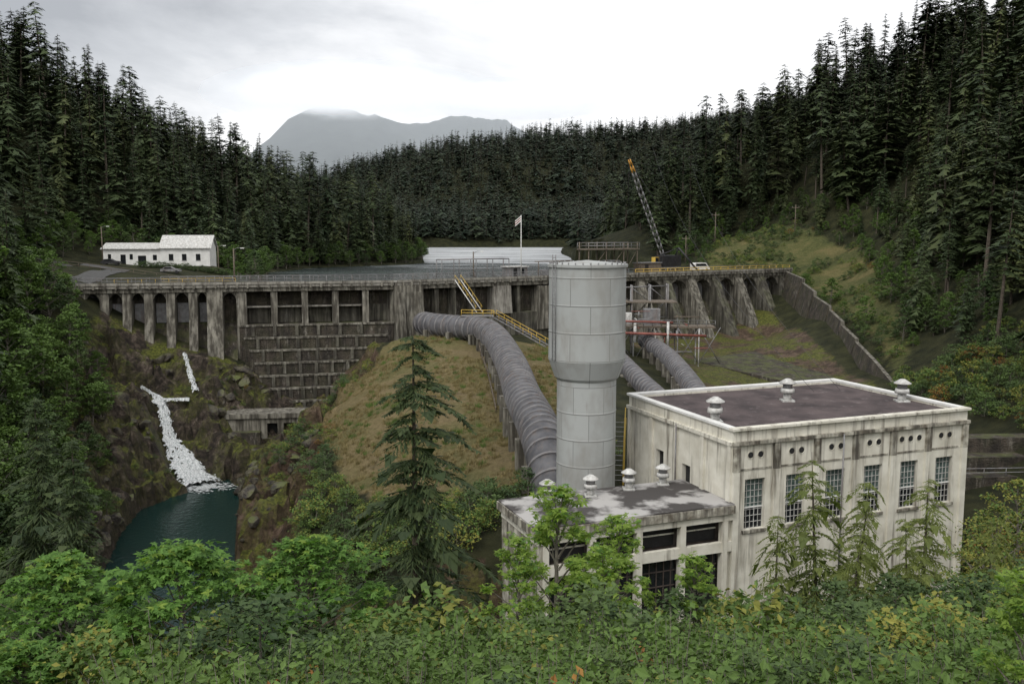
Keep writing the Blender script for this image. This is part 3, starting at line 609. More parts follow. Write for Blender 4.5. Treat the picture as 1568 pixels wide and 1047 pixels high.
for a in (28.9,34.5,40.1,45.8): 
    g.box(FL,(a+.1,a+4.1),(-1.05,-.7),(-4.6,-1.4),'concM')
    g.box(FL,(a-.1,a+4.4),(-.7,.9),(-1.55,-1.3),'concL')
g.box(FL,(51.5,55.8),(-1.05,-.7),(-4.6,-1.4),'concM'); g.obj('gates',dam)
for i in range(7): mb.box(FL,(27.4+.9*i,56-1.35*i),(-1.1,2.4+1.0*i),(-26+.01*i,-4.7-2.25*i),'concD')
for i in range(7):
    mb.box(FL,(27.3+.9*i,56.1-1.35*i),(2.3+1.0*i-.35,2.4+1.0*i+.18),(-5.0-2.25*i,-4.66-2.25*i),'conc')
    for q in range(6):
        a=29.5+.9*i+q*(24-2.2*i)/6; mb.box(FL,(a,a+.6),(2.4+i,2.75+i),(-6.8-2.25*i,-5.0-2.25*i),'concM')
mb.obj('terraced_face',dam)
mb=MB()
mb.prism(FR,-.6,5.4,[(-1,2.3),(2.7,2.3),(3.6,-9.5),(3.6,-12),(-1,-12)],'conc')
mb.prism(FR,-.2,1.0,[(2.7,1.0),(3.3,1.0),(4.6,-10),(3,-10)],'conc'); mb.prism(FR,3.9,5.1,[(2.7,1.0),(3.3,1.0),(4.6,-10),(3,-10)],'conc')
mb.box(FR,(5.4,60),(-2,-.4),(-13,2.3),'concD')
for a in (8.5,12.5,17,28,33.5,39,44,50,55): mb.prism(FR,a,a+.9,[(-.6,1.5),(1.6,1.5),(1.9,-8),(-.6,-8)],'concM')
mb.prism(FR,22,26.2,[(-.6,1.5),(2.2,1.5),(2.8,-4.2),(-.6,-4.2)],'concL')
mb.box(FR,(5.4,60),(-.4,2.0),(-12,-4.2),'concM')
mb.box(FR,(33,38),(-.3,2.6),(-8,1.2),'conc')
mb.obj('intake_section',dam)
mb=MB()
rp=[60.5,68.5,76.5,84.5,92.5,100.5]
for i,s in enumerate(rp):
    mb.prism(FR,s,s+2.3,[(-1.4,1.5),(2.0,1.5),(3.2,-.5),(9.5,-12.5),(10.5,-16),(-1.4,-16)],'concM' if i%2 else 'conc')
for a,b_ in zip(rp,rp[1:]+[108.5]): arch(mb,FR,a+2.3,b_,-1.2,1.8,1.5,-.9,2.1,'conc')
mb.prism(FR,108.5,113,[(-1.4,1.5),(2.0,1.5),(4,-3),(8,-12.5),(8,-16),(-1.4,-16)],'concM')
mb.box(FR,(60,113),(-2.4,-1.3),(-16,2.3),'concD')
mb.prism(FR,62,110,[(-1.3,-3.6),(.3,-4.6),(2,-7.5),(5,-12),(11,-13.5),(11,-18),(-1.3,-18)],'concD')
for s in rp: mb.box(FR,(s+2.5,s+7.8),(-1.3,-1.0),(-3.8,.2),'steel')
mb.obj('right_spillway_piers',dam)
mb=MB()
mb.rail([FL(-1,2.2,3.0),FL(14,2.2,3.0)],1.1,2.2,.05,'steel'); mb.rail([FL(6,2.0,3.0),FL(27,2.0,3.0)],1.05,2.2,.06,'yellow')
mb.rail([FL(14,2.2,3),FL(56,2.2,3.0),FR(22,2.2,3)],1.5,1.5,.055,'steel',3); mb.rail([FL(-1,-2.3,3.0),FL(56,-2.3,3.0),FR(112,-2.3,3)],1.1,2.4,.05,'steel')
mb.rail([FR(22,2.2,3),FR(60,2.2,3)],1.2,2.0,.05,'steel'); mb.rail([FR(60,2.2,3),FR(112,2.2,3)],1.1,2.4,.07,'yellow')
for s in np.arange(5,60,2.5): mb.rod(FR(s,2.2,3.9),FR(s+1.25,2.2,2.4),.05,'steel',4)
mb.obj('railings',dam)
hf=MB()
for a in (47,52,57,61):
    for t in (-1.8,1.6):
        hf.rod(FR(a,t,3),FR(a,t,10.3),.14,'wood',5)
hf.box(FR,(46.6,61.4),(-2.2,2.0),(8.6,8.85),'wood')
hf.rail([FR(46.6,1.9,8.85),FR(61.4,1.9,8.85)],1.3,2.4,.06,'steel'); hf.rail([FR(46.6,-2,8.85),FR(61.4,-2,8.85)],1.3,2.4,.06,'steel')
for a in (47,52,57): hf.rod(FR(a,1.6,3),FR(a+5 if a<57 else 61,1.6,8.6),.07,'wood',4)
hf.box(FR,(52.5,56.5),(-1.5,1),(3.0,6.2),'steel'); hf.obj('gate_hoist_frame')
hf=MB(); hf.box(FR,(26.5,31),(-1.6,1.2),(3,5.2),'steel'); hf.box(FR,(26.2,31.3),(-1.9,1.5),(5.2,5.4),'vent'); hf.box(FR,(27.5,28.4),(1.2,1.24),(3.1,5),'dark'); hf.box(FR,(29.2,30.2),(1.2,1.24),(3.9,4.8),'glassD'); hf.obj('control_hut')
hf=MB(); hf.box(FR,(63,70),(-1.9,-.2),(3,5.3),'wood'); hf.box(FR,(62.8,70.2),(-2.1,0),(5.3,5.5),'steel'); hf.box(FR,(65,66),(-.2,-.16),(3,5),'dark'); hf.obj('gate_control_shed')
hf=MB()
for a in (11,15,19,23,27): hf.rod(FR(a,-2,3),FR(a,-2,7),.09,'steel',4); hf.rod(FR(a,.2,3),FR(a,.2,7),.09,'steel',4); hf.rod(FR(a,-2,7),FR(a,.2,7),.09,'steel',4)
hf.rod(FR(11,-2,7),FR(27,-2,7),.1,'steel',4); hf.rod(FR(11,.2,7),FR(27,.2,7),.1,'steel',4); hf.rod(FR(11,.2,5),FR(27,.2,5),.06,'steel',4)
for a in (34,38,42): hf.rod(FR(a,1,3),FR(a,1,6.4),.1,'wood',4)
hf.rod(FR(33,1,6.3),FR(43,1,6.3),.12,'wood',4); hf.box(FR,(35,37),(-1,.5),(3,4.5),'steel'); hf.box(FR,(40,41.4),(-1,.2),(3,4.1),'steel'); hf.obj('intake_gantry')
def stair(mb,p0,p1,w,k,n=16,rail='yellow'):
    a=Vector(p0);b_=Vector(p1); d=b_-a; side=Vector((d.y,-d.x,0)).normalized()*w/2
    for s_ in (-1,1):
        mb.rod(a+side*s_,b_+side*s_,.1,k,4)
        up=Vector((0,0,1)); mb.rod(a+side*s_+up,b_+side*s_+up,.05,rail,4)
        for j in range(0,n+1,3): p=a.lerp(b_,j/n)+side*s_; mb.rod(p,p+up,.04,rail,4)
    for j in range(1,n): 
        p=a.lerp(b_,j/n); q=d.normalized()*.13; q.z=0
        mb.face([p+side-q,p-side-q,p-side+q,p+side+q],'steel')
st=MB(); stair(st,FR(13.3,2.6,3.0),FR(14.5,9,-3.0),1.5,'white'); st.obj('access_stairs')
st=MB(); stair(st,(-3.2,161,-2.2),(6,150,-6.3),1.2,'steel',20); stair(st,(10.5,88,-5.5),(9.8,83.5,-11),1.2,'yellow',14); st.rail([(-9,162,-2.2),(-3.2,161,-2.2)],1,1.5,.06,'yellow'); st.box(W,(-9,-3.2),(-163,-161),(-2.3,-2.2),'steel')
for x_ in (-8.8,-3.6): st.rod((x_,161.3,-8),(x_,161.3,-2.3),.1,'steel',4)
st.obj('yellow_stairs')
lo=MB(); FO=Frame((-48,149.5),(15,1.8))
lo.box(FO,(0,15),(-5,0),(-18.4,-17.6),'conc')
lo.holes(FO,0,15,-25,-18.4,-.3,1.5,[(7,8.7,-21.8,-19.3),(9.7,11.4,-21.8,-19.3)],'conc'); lo.box(FO,(6,12.4),(-2.6,-1.9),(-23,-18.5),'dark')
lo.box(FO,(-2,6),(-.4,1.2),(-26,-20.5),'concD'); lo.box(FO,(9,14),(-.4,1.2),(-26,-22.4),'concM'); lo.obj('outlet_works')
# spillway training wall
tw=MB(); pts=[(70.5,238,2.6),(71,224,1.2),(71,224,.2),(70,212,-1.2),(70,212,-2.2),(69.5,200,-3.6),(69.5,200,-4.4),(68,188,-5.8),(68,188,-6.6),(66.5,176,-8),(66.5,176,-8.6),(65,163,-10.4),(63.5,150,-12.8),(57,105,-17)]
for a,b_ in zip(pts[:-1],pts[1:]):
    tw.face([(a[0],a[1],a[2]),(b_[0],b_[1],b_[2]),(b_[0]-2.0,b_[1],b_[2]-8),(a[0]-2.0,a[1],a[2]-8)],'concD')
    tw.face([(a[0],a[1],a[2]),(b_[0],b_[1],b_[2]),(b_[0]+.7,b_[1],b_[2]),(a[0]+.7,a[1],a[2])],'conc')
    tw.face([(a[0]+.7,a[1],a[2]),(b_[0]+.7,b_[1],b_[2]),(b_[0]+.7,b_[1],b_[2]-6),(a[0]+.7,a[1],a[2]-6)],'concM')
tw.obj('spillway_retaining_wall')
rt=MB(); FT=Frame((46,101),(30,2))
for i,t in enumerate((0,2.4,4.8)): rt.box(FT,(-i,34),(-t-2.4,-t),(-30,-15.2+i*1.7),'concD')
rt.rail([FT(0,-.2,-15.2),FT(34,-.2,-15.2)],1,2.5,.05,'steel'); rt.obj('stepped_tailrace_wall')
ch=MB(); ch.prism(Frame((35,178),(30,24)),0,34,[(0,-12.4),(30,-14.4),(60,-17),(60,-22),(0,-22)],'concD'); ch.obj('spillway_apron')
# ------------------------------------------------------------------ penstocks
def smooth_path(P,n):
    P=[Vector(p) for p in P]; out=[]
    for i in range(len(P)-1):
        p0=P[max(i-1,0)];p1=P[i];p2=P[i+1];p3=P[min(i+2,len(P)-1)]
        L=max(2,int((p2-p1).length/n))
        for j in range(L):
            t=j/L; out.append(.5*((2*p1)+(p2-p0)*t+(2*p0-5*p1+4*p2-p3)*t*t+(3*p1-p0-3*p2+p3)*t**3))
    out.append(P[-1]); return out
def penstock(name,ctrl,R,rib=1.5):
    pa=smooth_path(ctrl,.4)
    mb=MB(); mb.tube(pa,R,40,'pipe')
    acc=0; acs=0
    for i in range(1,len(pa)):
        L=(pa[i]-pa[i-1]).length; acc+=L; acs+=L; p=pa[i]; d=(pa[i]-pa[i-1]).normalized()
        if acc>rib:
            acc=0; mb.tube([p-d*.16,p-d*.13,p+d*.13,p+d*.16],[R*1.0,R*1.075,R*1.075,R*1.0],40,'rib',smooth=False,caps=False)
        if acs>6:
            acs=0; F=Frame((p.x,p.y),(d.x,d.y)); mb.box(F,(-.45,.45),(-R*1.25,R*1.25),(p.z-R-2.2,p.z-R*.35),'conc')
    return mb.obj(name)
penstock('large_penstock',[(-17,173,-4.6),(-14.5,168,-4.5),(-10,163,-4.4),(-5.2,158.5,-4.4),(-3.0,150,-4.6),(-1.4,138,-5.1),(.2,122,-5.9),(1.3,106,-6.7),(2.6,94,-7.4),(3.4,86,-8.6),(4.3,79,-13)],2.05)
penstock('small_penstock',[(15,178,-7.5),(17,165,-8),(19,135,-9.4),(20.5,112,-10.4),(21,92,-13)],1.35)
penstock('small_penstock',[(26,178,-8.5),(27.2,160,-9),(26.6,140,-9.4),(25.5,120,-10),(25,96,-12)],1.45)
ps=MB(); ps.rail([(-6,158,-6),(-5,145,-7.2),(-3.5,130,-8),(-2,112,-9.8)],.9,3,.05,'wood'); ps.obj('penstock_walk_railing')
tr=MB()
for xx,yy in ((19,172),(23,172),(27,171),(31,170),(35,170)):
    for dy in (0,3): tr.rod((xx,yy+dy,-14),(xx,yy+dy,-5.2),.14,'vent' if int(xx)%8==3 else 'steel',5)
    tr.rod((xx,yy,-12),(xx+4,yy,-5.2),.08,'steel',4); tr.rod((xx+4,yy,-12),(xx,yy,-5.2),.08,'steel',4)
tr.box(Frame((18,171),(20,-1)),(0,20),(-3.2,.3),(-5.3,-5.0),'wood'); tr.rail([(18,171,-5),(38,170,-5)],1.1,1.6,.06,'steel')
tr.rod((16,170,-6.0),(36,168.5,-6.6),.25,'red',10); tr.rod((18,170,-3.9),(30,169.5,-4.2),.2,'red',10); tr.rod((23,170,-4),(23,170,-8),.3,'vent',8); tr.rod((29,169,-4),(29,169,-9),.25,'vent',8)
tr.box(W,(20,22.5),(-173,-171),(-5,-2.6),'vent'); tr.box(W,(25,28),(-174,-172),(-5,-1.9),'steel')
rr_=random.Random(3)
for j in range(26):
    a=Vector((rr_.uniform(18,36),rr_.uniform(168,176),rr_.uniform(-10,-2))); v=[Vector((rr_.uniform(2,5),0,0)),Vector((0,0,rr_.uniform(-4,3))),Vector((0,3,0))][j%3]; tr.rod(a,a+v,rr_.uniform(.06,.16),['steel','wood','red','vent'][j%4 if j%5 else 0],6)
tr.obj('pipe_trestle')
tr=MB()
for xx in (20,24,28,32): 
    for dz in (0,1): tr.rod((xx,180+dz*2+(xx-20)*.6,-10),(xx,180+dz*2+(xx-20)*.6,2),.15,'steel',5)
for z_ in (-5,-1.5,1.5): tr.rod((20,182,z_),(32,189.2,z_),.13,'steel',5)
for xx in (20,24,28): tr.rod((xx,182+(xx-20)*.6,-5),(xx+4,184.4+(xx-20)*.6,-1.5),.1,'steel',4); tr.rod((xx,182+(xx-20)*.6,1.5),(xx+4,184.4+(xx-20)*.6,-1.5),.1,'steel',4)
tr.box(W,(19,33),(-188,-182),(-1.5,-1.3),'wood'); tr.obj('steel_scaffold')
# ------------------------------------------------------------------ surge tank
m,nt,b=newmat('surge_tank_paint'); M['tank']=m
uv=nd(nt,'ShaderNodeUVMap'); uv.uv_map='UVMap'
br=nd(nt,'ShaderNodeTexBrick'); br.offset=.5
for k_,v_ in (('Scale',1),('Mortar Size',.04),('Mortar Smooth',.3),('Brick Width',3.04),('Row Height',2.35),('Bias',0)): br.inputs[k_].default_value=v_
br.inputs['Color1'].default_value=(.35,.365,.36,1); br.inputs['Color2'].default_value=(.39,.405,.40,1); br.inputs['Mortar'].default_value=(.22,.225,.22,1)
nt.links.new(uv.outputs[0],br.inputs['Vector'])
n1=noise(nt,.6,7,mapscale=(1,1,.5)); dirty=mix(nt,rng01(nt,n1,.45,.7),br.outputs[0],(.29,.29,.275))
n2=noise(nt,1.0,7,mapscale=(2.5,2.5,.25),rough=.7); rust=mix(nt,addn(nt,rng01(nt,n2,.63,.74),.6,'MULTIPLY'),dirty,(.2,.14,.10))
nt.links.new(rust,b.inputs['Base Color']); b.inputs['Roughness'].default_value=.95; b.inputs['Specular IOR Level'].default_value=.1; bump(nt,b,br.outputs[1],-.5,.03)
def lathe(name,cx,cy,prof,n,mat,parent=None):
    V=[];Q=[]
    for j,(r_,z_) in enumerate(prof):
        for q in range(n+1): a=2*math.pi*q/n; V.append((cx+r_*math.cos(a),cy+r_*math.sin(a),z_))
    for j in range(len(prof)-1):
        for q in range(n): a=j*(n+1)+q; Q.append((a,a+1,a+n+2,a+n+1))
    me=npmesh(name,V,[np.array(Q)],[mat],[0],False); uvl=me.uv_layers.new(name='UVMap')
    u=np.array([(((i%(n+1))/n)*2*math.pi*2.9, V[i][2]+.8) for i in range(len(V))],np.float32)
    vi=np.empty(len(me.loops),np.int32); me.loops.foreach_get('vertex_index',vi); uvl.data.foreach_set('uv',u[vi].ravel())
    o=bpy.data.objects.new(name,me); scene.collection.objects.link(o); o.parent=parent; return o
tk=empty('surge_tank'); cx,cy=6.6,80
pr=[(2.62,-15)]
for z_ in (-10.2,-7.85,-5.5,-3.15): pr+=[(2.62,z_-.04),(2.64,z_),(2.64,z_+.08),(2.62,z_+.12)]
pr+=[(2.62,-.35),(2.85,-.1),(3.36,1.35),(3.4,1.45)]
for z_ in (3.9,6.25,8.6): pr+=[(3.36,z_-.04),(3.38,z_),(3.38,z_+.08),(3.36,z_+.12)]
pr+=[(3.36,9.5),(3.5,9.52),(3.5,9.75),(3.0,9.8),(0.01,10.1)]
lathe('shell',cx,cy,pr,128,'tank',tk)
t_=MB()
for a in np.linspace(0,6.283,32,endpoint=False): t_.rod((cx+3.3*math.cos(a),cy+3.3*math.sin(a),9.7),(cx+3.3*math.cos(a),cy+3.3*math.sin(a),9.95),.06,'steel',4)
for s_ in (-.22,.22):
    aa=3.7+s_/3.4; t_.rod((cx+3.55*math.cos(aa),cy+3.55*math.sin(aa),1.5),(cx+3.55*math.cos(aa),cy+3.55*math.sin(aa),10.6),.035,'steel',4)
for z_ in np.arange(1.6,10.5,.35):
    p=[(cx+3.55*math.cos(3.7+s_/3.4),cy+3.55*math.sin(3.7+s_/3.4),z_) for s_ in (-.22,.22)]; t_.rod(p[0],p[1],.02,'steel',4)
t_.obj('rim_and_ladder',tk)
# ------------------------------------------------------------------ powerhouse
PF=Frame((17.3,70),(.933,.36)); ph=empty('powerhouse')
LN=24.2; DP=17
pw=MB()
bays=[0,4.1,8.05,12,15.95,19.8,LN]; hs=[]
wc=[2.15,6.1,10.05,14,17.9,21.8]
for c in wc: hs.append((c-.95,c+.95,-11.0,-6.9))
pw.holes(PF,0,LN,-27,-2.9,0,.45,hs,'cream')
LS=Frame(PF(0,-DP,0)[:2],(PF(0,0,0)[0]-PF(0,-DP,0)[0],PF(0,0,0)[1]-PF(0,-DP,0)[1]))
pw.holes(LS,0,DP,-27,-2.9,0,.5,[(5.2,6.5,-9.6,-6.9),(9.6,10.9,-9.9,-7.2)],'cream')
RS=Frame(PF(LN,0,0)[:2],(PF(LN,-DP,0)[0]-PF(LN,0,0)[0],PF(LN,-DP,0)[1]-PF(LN,0,0)[1])); pw.holes(RS,0,DP,-27,-2.9,0,.4,[],'cream')
BS=Frame(PF(LN,-DP,0)[:2],(PF(0,-DP,0)[0]-PF(LN,-DP,0)[0],PF(0,-DP,0)[1]-PF(LN,-DP,0)[1])); pw.holes(BS,0,LN,-27,-2.9,0,.4,[],'cream')
for i,s in enumerate(bays):
    a=s-.28 if 0<s<LN else (s if s==0 else s-.56)
    pw.box(PF,(a,a+.56),(.004,.22),(-27,-6.2),'cream'); pw.box(PF,(a-.02,a+.58),(.004,.23),(-6.2,-4.05),'creamS')
pw.box(PF,(-.1,LN+.1),(.004,.30),(-4.05,-3.78),'creamS')
for s in (0.1,4.2,8.4,12.6,DP-.6): pw.box(LS,(s,s+.5),(.004,.2),(-27,-4.1),'cream')
pw.box(LS,(-.1,DP),(.004,.26),(-4.1,-3.8),'cream')
for c in wc: pw.box(PF,(c-1.15,c+1.15),(.004,.16),(-11.25,-11.02),'creamS')
for c in wc: pw.box(PF,(c-1.5,c+1.5),(.004,.05),(-6.15,-6.0),'creamS')
pw.obj('walls',ph)
cp=MB()
cp.box(PF,(-.15,LN+.15),(-.45,.25),(-2.9,-2.7),'cream'); cp.box(PF,(-.15,LN+.15),(-DP-.25,-DP+.45),(-2.9,-2.7),'white')
cp.box(PF,(-.15,.5),(-DP+.45,-.45),(-2.9,-2.7),'white'); cp.box(PF,(LN-.5,LN+.15),(-DP+.45,-.45),(-2.9,-2.7),'white')
cp.box(PF,(.3,LN-.3),(-.45,-.3),(-3.5,-2.9),'cream'); cp.box(PF,(LN-.45,LN-.3),(-DP+.3,-.5),(-3.5,-2.9),'cream'); cp.box(PF,(.3,LN-.5),(-DP+.3,-DP+.45),(-3.5,-2.9),'cream')
cp.obj('parapet',ph)
rf=MB(); rf.box(PF,(.2,LN-.2),(-DP+.2,-.2),(-3.7,-3.1),'roofD'); rf.obj('roof',ph)
wn=MB()
for c in wc:
    z0,z1=-11.0,-6.9; zm=z0+(z1-z0)*.42
    wn.box(PF,(c-.95,c+.95),(-.45,-.36),(zm,z1),'glass'); wn.box(PF,(c-.95,c+.95),(-.44,-.35),(z0,zm),'glassD')
    for i in range(6): x_=c-.95+1.9*i/5; wn.box(PF,(x_-.018,x_+.018),(-.34,-.29),(z0,z1),'vent')
    for i in range(9): z_=z0+(z1-z0)*i/8; wn.box(PF,(c-.95,c+.95),(-.345,-.295),(z_-.018,z_+.018),'vent')
    wn.box(PF,(c-.95,c+.95),(-.34,-.25),(zm-.05,zm+.05),'white')
    for dx in ((-.5,.45) if c not in (17.9,) else (-.95,0,.95)):
        wn.tube([PF(c+dx,-.05,-4.95),PF(c+dx,.03,-4.95)],.24,14,'dark'); wn.tube([PF(c+dx,0,-4.95),PF(c+dx,.05,-4.95)],[.30,.30],14,'cream',caps=False)
for a in (5.85,10.25): wn.box(LS,(a-.7,a+.7),(-.5,-.4),(-10,-6.8),'dark')
wn.obj('windows',ph)
dp_=MB(); dp_.tube([PF(10.5,.35,-3.9),PF(10.5,.35,-16)],.07,8,'steel'); dp_.tube([LS(9,.3,-3.9),LS(9,.3,-12)],.07,8,'steel'); dp_.obj('downpipes',ph)
def vent(name,x_,y_,z_,s=1,par=None):
    v=MB(); v.tube([(x_,y_,z_),(x_,y_,z_+.75*s)],.34*s,16,'vent'); v.tube([(x_,y_,z_+.7*s),(x_,y_,z_+1.05*s)],[.58*s,.52*s],16,'vent')
    v.tube([(x_,y_,z_+1.05*s),(x_,y_,z_+1.5*s)],.38*s,16,'steel'); v.tube([(x_,y_,z_+1.45*s),(x_,y_,z_+1.52*s),(x_,y_,z_+1.82*s)],[.68*s,.68*s,.2*s],16,'vent')
    v.box(W,(x_-.5*s,x_+.5*s),(-y_-.5*s,-y_+.5*s),(z_-.3,z_+.12*s),'vent'); return v.obj(name,par)
for s,t in ((1.2,-4.4),(12.8,-10),(22.6,-6)): p=PF(s,t,-3.1); vent('roof_vent',*p,1.15,ph)
ax=MB(); A0=-16.6; AD=7.4
cols=[-16.0,-12.2,-8.3,-4.5,-.7]
ax.box(PF,(A0-.4,-.0),(-AD,.55),(-9.35,-8.72),'creamS'); ax.box(PF,(A0-.1,-.02),(-AD+.2,.3),(-9.95,-9.35),'cream')
ax.box(PF,(A0,A0+.5),(-AD+.1,.2),(-27,-9.95),'creamS')
for c in cols: ax.box(PF,(c-.24,c+.24),(-.3,.28),(-27,-9.95),'cream')
ax.box(PF,(A0+.5,-.02),(-.2,.2),(-12.5,-11.7),'cream'); ax.box(PF,(A0+.5,-.02),(-.2,.22),(-27,-18),'creamS')
ax.box(PF,(A0+.5,-.02),(-1.2,-1.0),(-27,-9.95),'brown')
for c0,c1 in zip(cols[:-1],cols[1:]):
    ax.box(PF,(c0+.24,c1-.24),(-.9,-.8),(-11.7,-9.95),'dark'); ax.box(PF,(c0+.24,c1-.24),(-.6,-.5),(-18,-12.5),'glassD')
    for i in range(1,6): x_=c0+(c1-c0)*i/6; ax.box(PF,(x_-.04,x_+.04),(-.5,-.44),(-18,-12.5),'brown')
    for z_ in (-13.6,-14.8,-16): ax.box(PF,(c0+.24,c1-.24),(-.5,-.43),(z_-.04,z_+.04),'brown')
    ax.box(PF,(c0+.24,c1-.24),(-.8,-.7),(-10.8,-10.7),'cream')
ax.obj('annex',ph)
rf=MB(); rf.box(PF,(A0-.3,-.02),(-AD+.1,.45),(-8.72,-8.6),'roofG'); rf.obj('annex_roof',ph)
for s,t in ((-13.4,-5.6),(-9.6,-5.6),(-5.8,-6.2),(-2.4,-6.5)): p=PF(s,t,-8.6); vent('roof_vent',*p,.95,ph)
wi=MB()
for k_ in range(2):
    a=Vector(PF(15+3*k_,-9,-2.2)); b_=Vector((50+12*k_,330,42)); pts=[]
    for j in range(21): t=j/20; p=a.lerp(b_,t); p.z-=26*4*t*(1-t)*.25; pts.append(p)
    wi.tube(pts,.025,4,'black')
wi.obj('power_line_wires')
# ------------------------------------------------------------------ white house
def house():
    e=empty('white_house'); F=Frame((-103,231),(26,4)); w=MB(); z0=3.4
    hl=[(1.2,2.0,5.6,7),(4.2,5.5,4.2,6.9),(6.4,7.2,5.6,7),(8.4,10.4,4.2,6.6),(12,13,5.4,6.8)]
    w.holes(F,0,14,z0,8.2,0,.25,hl,'white')
    w.box(F,(0,14),(-10,-.3),(z0,8.2),'white')
    F2=Frame(F(14,.4,0)[:2],F.d)
    w.prism(F2,0,12,[(0,z0),(0,8.4),(-5,11.4),(-10,8.4),(-10,z0)],'white')
    w.obj('walls',e); r_=MB()
    r_.prism(F2,-.4,12.5,[(.5,8.35),(.5,8.55),(-5,11.75),(-10.5,8.55),(-10.5,8.35),(-5,11.5)],'vent')
    r_.prism(F,-.4,14,[(.5,8.2),(.5,8.4),(-5,9.8),(-10.4,8.4),(-10.4,8.2)],'vent'); r_.obj('roof',e)
    g_=MB()
    for a,b_,c,d in hl: g_.box(F,(a,b_),(-.28,-.2),(c,d),'glassD')
    for a in (2.0,5.2,8.6): g_.box(F2,(a,a+1.1),(.01,.06),(5.4,7),'glassD'); g_.box(F2,(a-.1,a+1.2),(.0,.09),(5.25,5.4),'steel')
    g_.obj('windows',e)
house()
def car(name,x_,y_,z_,rot,k,L=4.5,van=False):
    e=MB(); F=Frame((x_,y_),(math.cos(rot),math.sin(rot))); h=L/2
    if van: body=[(-h,.4),(-h,1.9),(-h+.3,2.1),(h-1.3,2.1),(h-.6,1.25),(h,1.05),(h,.4)]
    else: body=[(-h,.4),(-h,.95),(-h+.4,1.0),(-h+.9,1.45),(h-2.2,1.48),(h-1.3,1.0),(h-.1,.88),(h,.4)]
    G=lambda a,t,z: F(t,a,z_+z)
    e.prism(G,-.85,.85,body,k)
    for sx in (-.86,.851):
        if van: q=[(-h+.3,1.3),(-h+.4,1.9),(h-1.5,1.9),(h-.9,1.3)]
        else: q=[(-h+.7,1.0),(-h+1.0,1.38),(h-2.25,1.4),(h-1.55,1.0)]
        e.prism(G,sx,sx+.012,q,'glassD')
    for a in (-h+.85,h-.9):
        for t in (-.78,.78): e.tube([F(a,t-.1,z_+.33),F(a,t+.1,z_+.33)],.33,14,'rubber')
    e.obj(name)
car('parked_car',-80,215,h1(-80,215),.15,'steel'); car('parked_car',-97,222,h1(-97,222),.1,'black'); 
p=FR(83,-.6,3.01); car('white_van',*p,math.atan2(60,92.4),'white',5.0,True)
# crane
cr=MB()
cb=Vector((37,221,5.2)); ct=Vector((27.6,219,29.5)); d=(ct-cb); u=d.normalized(); sx=u.cross(Vector((0,1,0))).normalized(); sy=u.cross(sx)
ch_=[(-1,-1),(1,-1),(1,1),(-1,1)]
def cpnt(t,a,b_): w_=.5*(1-.6*abs(2*t-1)**3); return cb+d*t+sx*a*w_+sy*b_*w_
N=16
for a,b_ in ch_:
    for j in range(N): cr.rod(cpnt(j/N,a,b_),cpnt((j+1)/N,a,b_),.08,'steel' if j<N-2 else 'orange',4)
for j in range(N):
    for q in range(4):
        a=ch_[q]; c=ch_[(q+1)%4]; cr.rod(cpnt(j/N,*a),cpnt((j+1)/N,*c),.045,'steel' if j<N-2 else 'orange',4)
cr.rod(ct,ct+Vector((0,0,-12)),.03,'black',4); cr.rod(ct,cb+Vector((5,1,3)),.04,'black',4)
FC=Frame((36,219),(.84,.54)); cr.box(FC,(-1.2,4.6),(-1.4,1.4),(4.4,7.0),'black'); cr.box(FC,(-2.4,-1.2),(-1.3,0),(4.6,6.6),'yellow'); cr.box(FC,(-2.3,-1.3),(0.001,.03),(5.3,6.5),'glassD'); cr.box(FC,(-3,4),(-1.3,1.3),(3.5,4.3),'steel')
for t in (-1.2,1.2):
    for a in (-2.4,-1,.5,2,3.4): cr.tube([FC(a,t-.25,3.5),FC(a,t+.25,3.5)],.5,14,'rubber')
cr.rod(FC(4,1,8.8),FC(10,2.5,2.4),.25,'black',5); cr.rod(FC(4,0,7),FC(4,1,8.8),.2,'black',5); cr.rod(FC(-1,0,7),FC(4,1,8.8),.12,'black',5)
cr.obj('crawler_crane')
fp=MB(); q=FR(29,1.8,3); fp.tube([q,(q[0],q[1],16)],[.12,.06],8,'white'); 
for j in range(4): 
    for i_ in range(5): fp.face([(q[0]-.05-.3*j,q[1]+.1*math.sin(j*1.5),15.9-.24*i_-.25*j),(q[0]-.05-.3*(j+1),q[1]+.1*math.sin((j+1)*1.5),15.9-.24*i_-.25*(j+1)),(q[0]-.05-.3*(j+1),q[1]+.1*math.sin((j+1)*1.5),15.66-.24*i_-.25*(j+1)),(q[0]-.05-.3*j,q[1]+.1*math.sin(j*1.5),15.66-.24*i_-.25*j)],'red' if i_%2 else 'white')
fp.obj('flag_pole')
def pole(x_,y_,h,name='utility_pole',lamp=False):
    z_=h1(x_,y_) if lamp!=2 else 3; p_=MB(); p_.tube([(x_,y_,z_-.5),(x_,y_,z_+h)],[.17,.11],8,'wood')
    if lamp: p_.tube([(x_,y_,z_+h-.3),(x_+.8,y_-.2,z_+h+.1),(x_+1.6,y_-.3,z_+h+.1)],.05,6,'steel'); p_.box(W,(x_+1.4,x_+2.1),(-y_+.15,-y_+.45),(z_+h-.02,z_+h+.14),'white')
    else:
        p_.box(W,(x_-1.2,x_+1.2),(-y_-.07,-y_+.07),(z_+h-1,z_+h-.8),'wood')
        for a in (-1,0,1): p_.tube([(x_+a,y_,z_+h-.8),(x_+a,y_,z_+h-.5)],.07,6,'steel')
    p_.obj(name)
pole(64,290,11); pole(86,280,9); pole(52,275,8)
pole(-99,222,9,'street_lamp',1); pole(-73,228,7,'street_lamp',1); pole(-52,171.5,6.5,'street_lamp',2); pole(-8,190,5.5,'street_lamp',2)
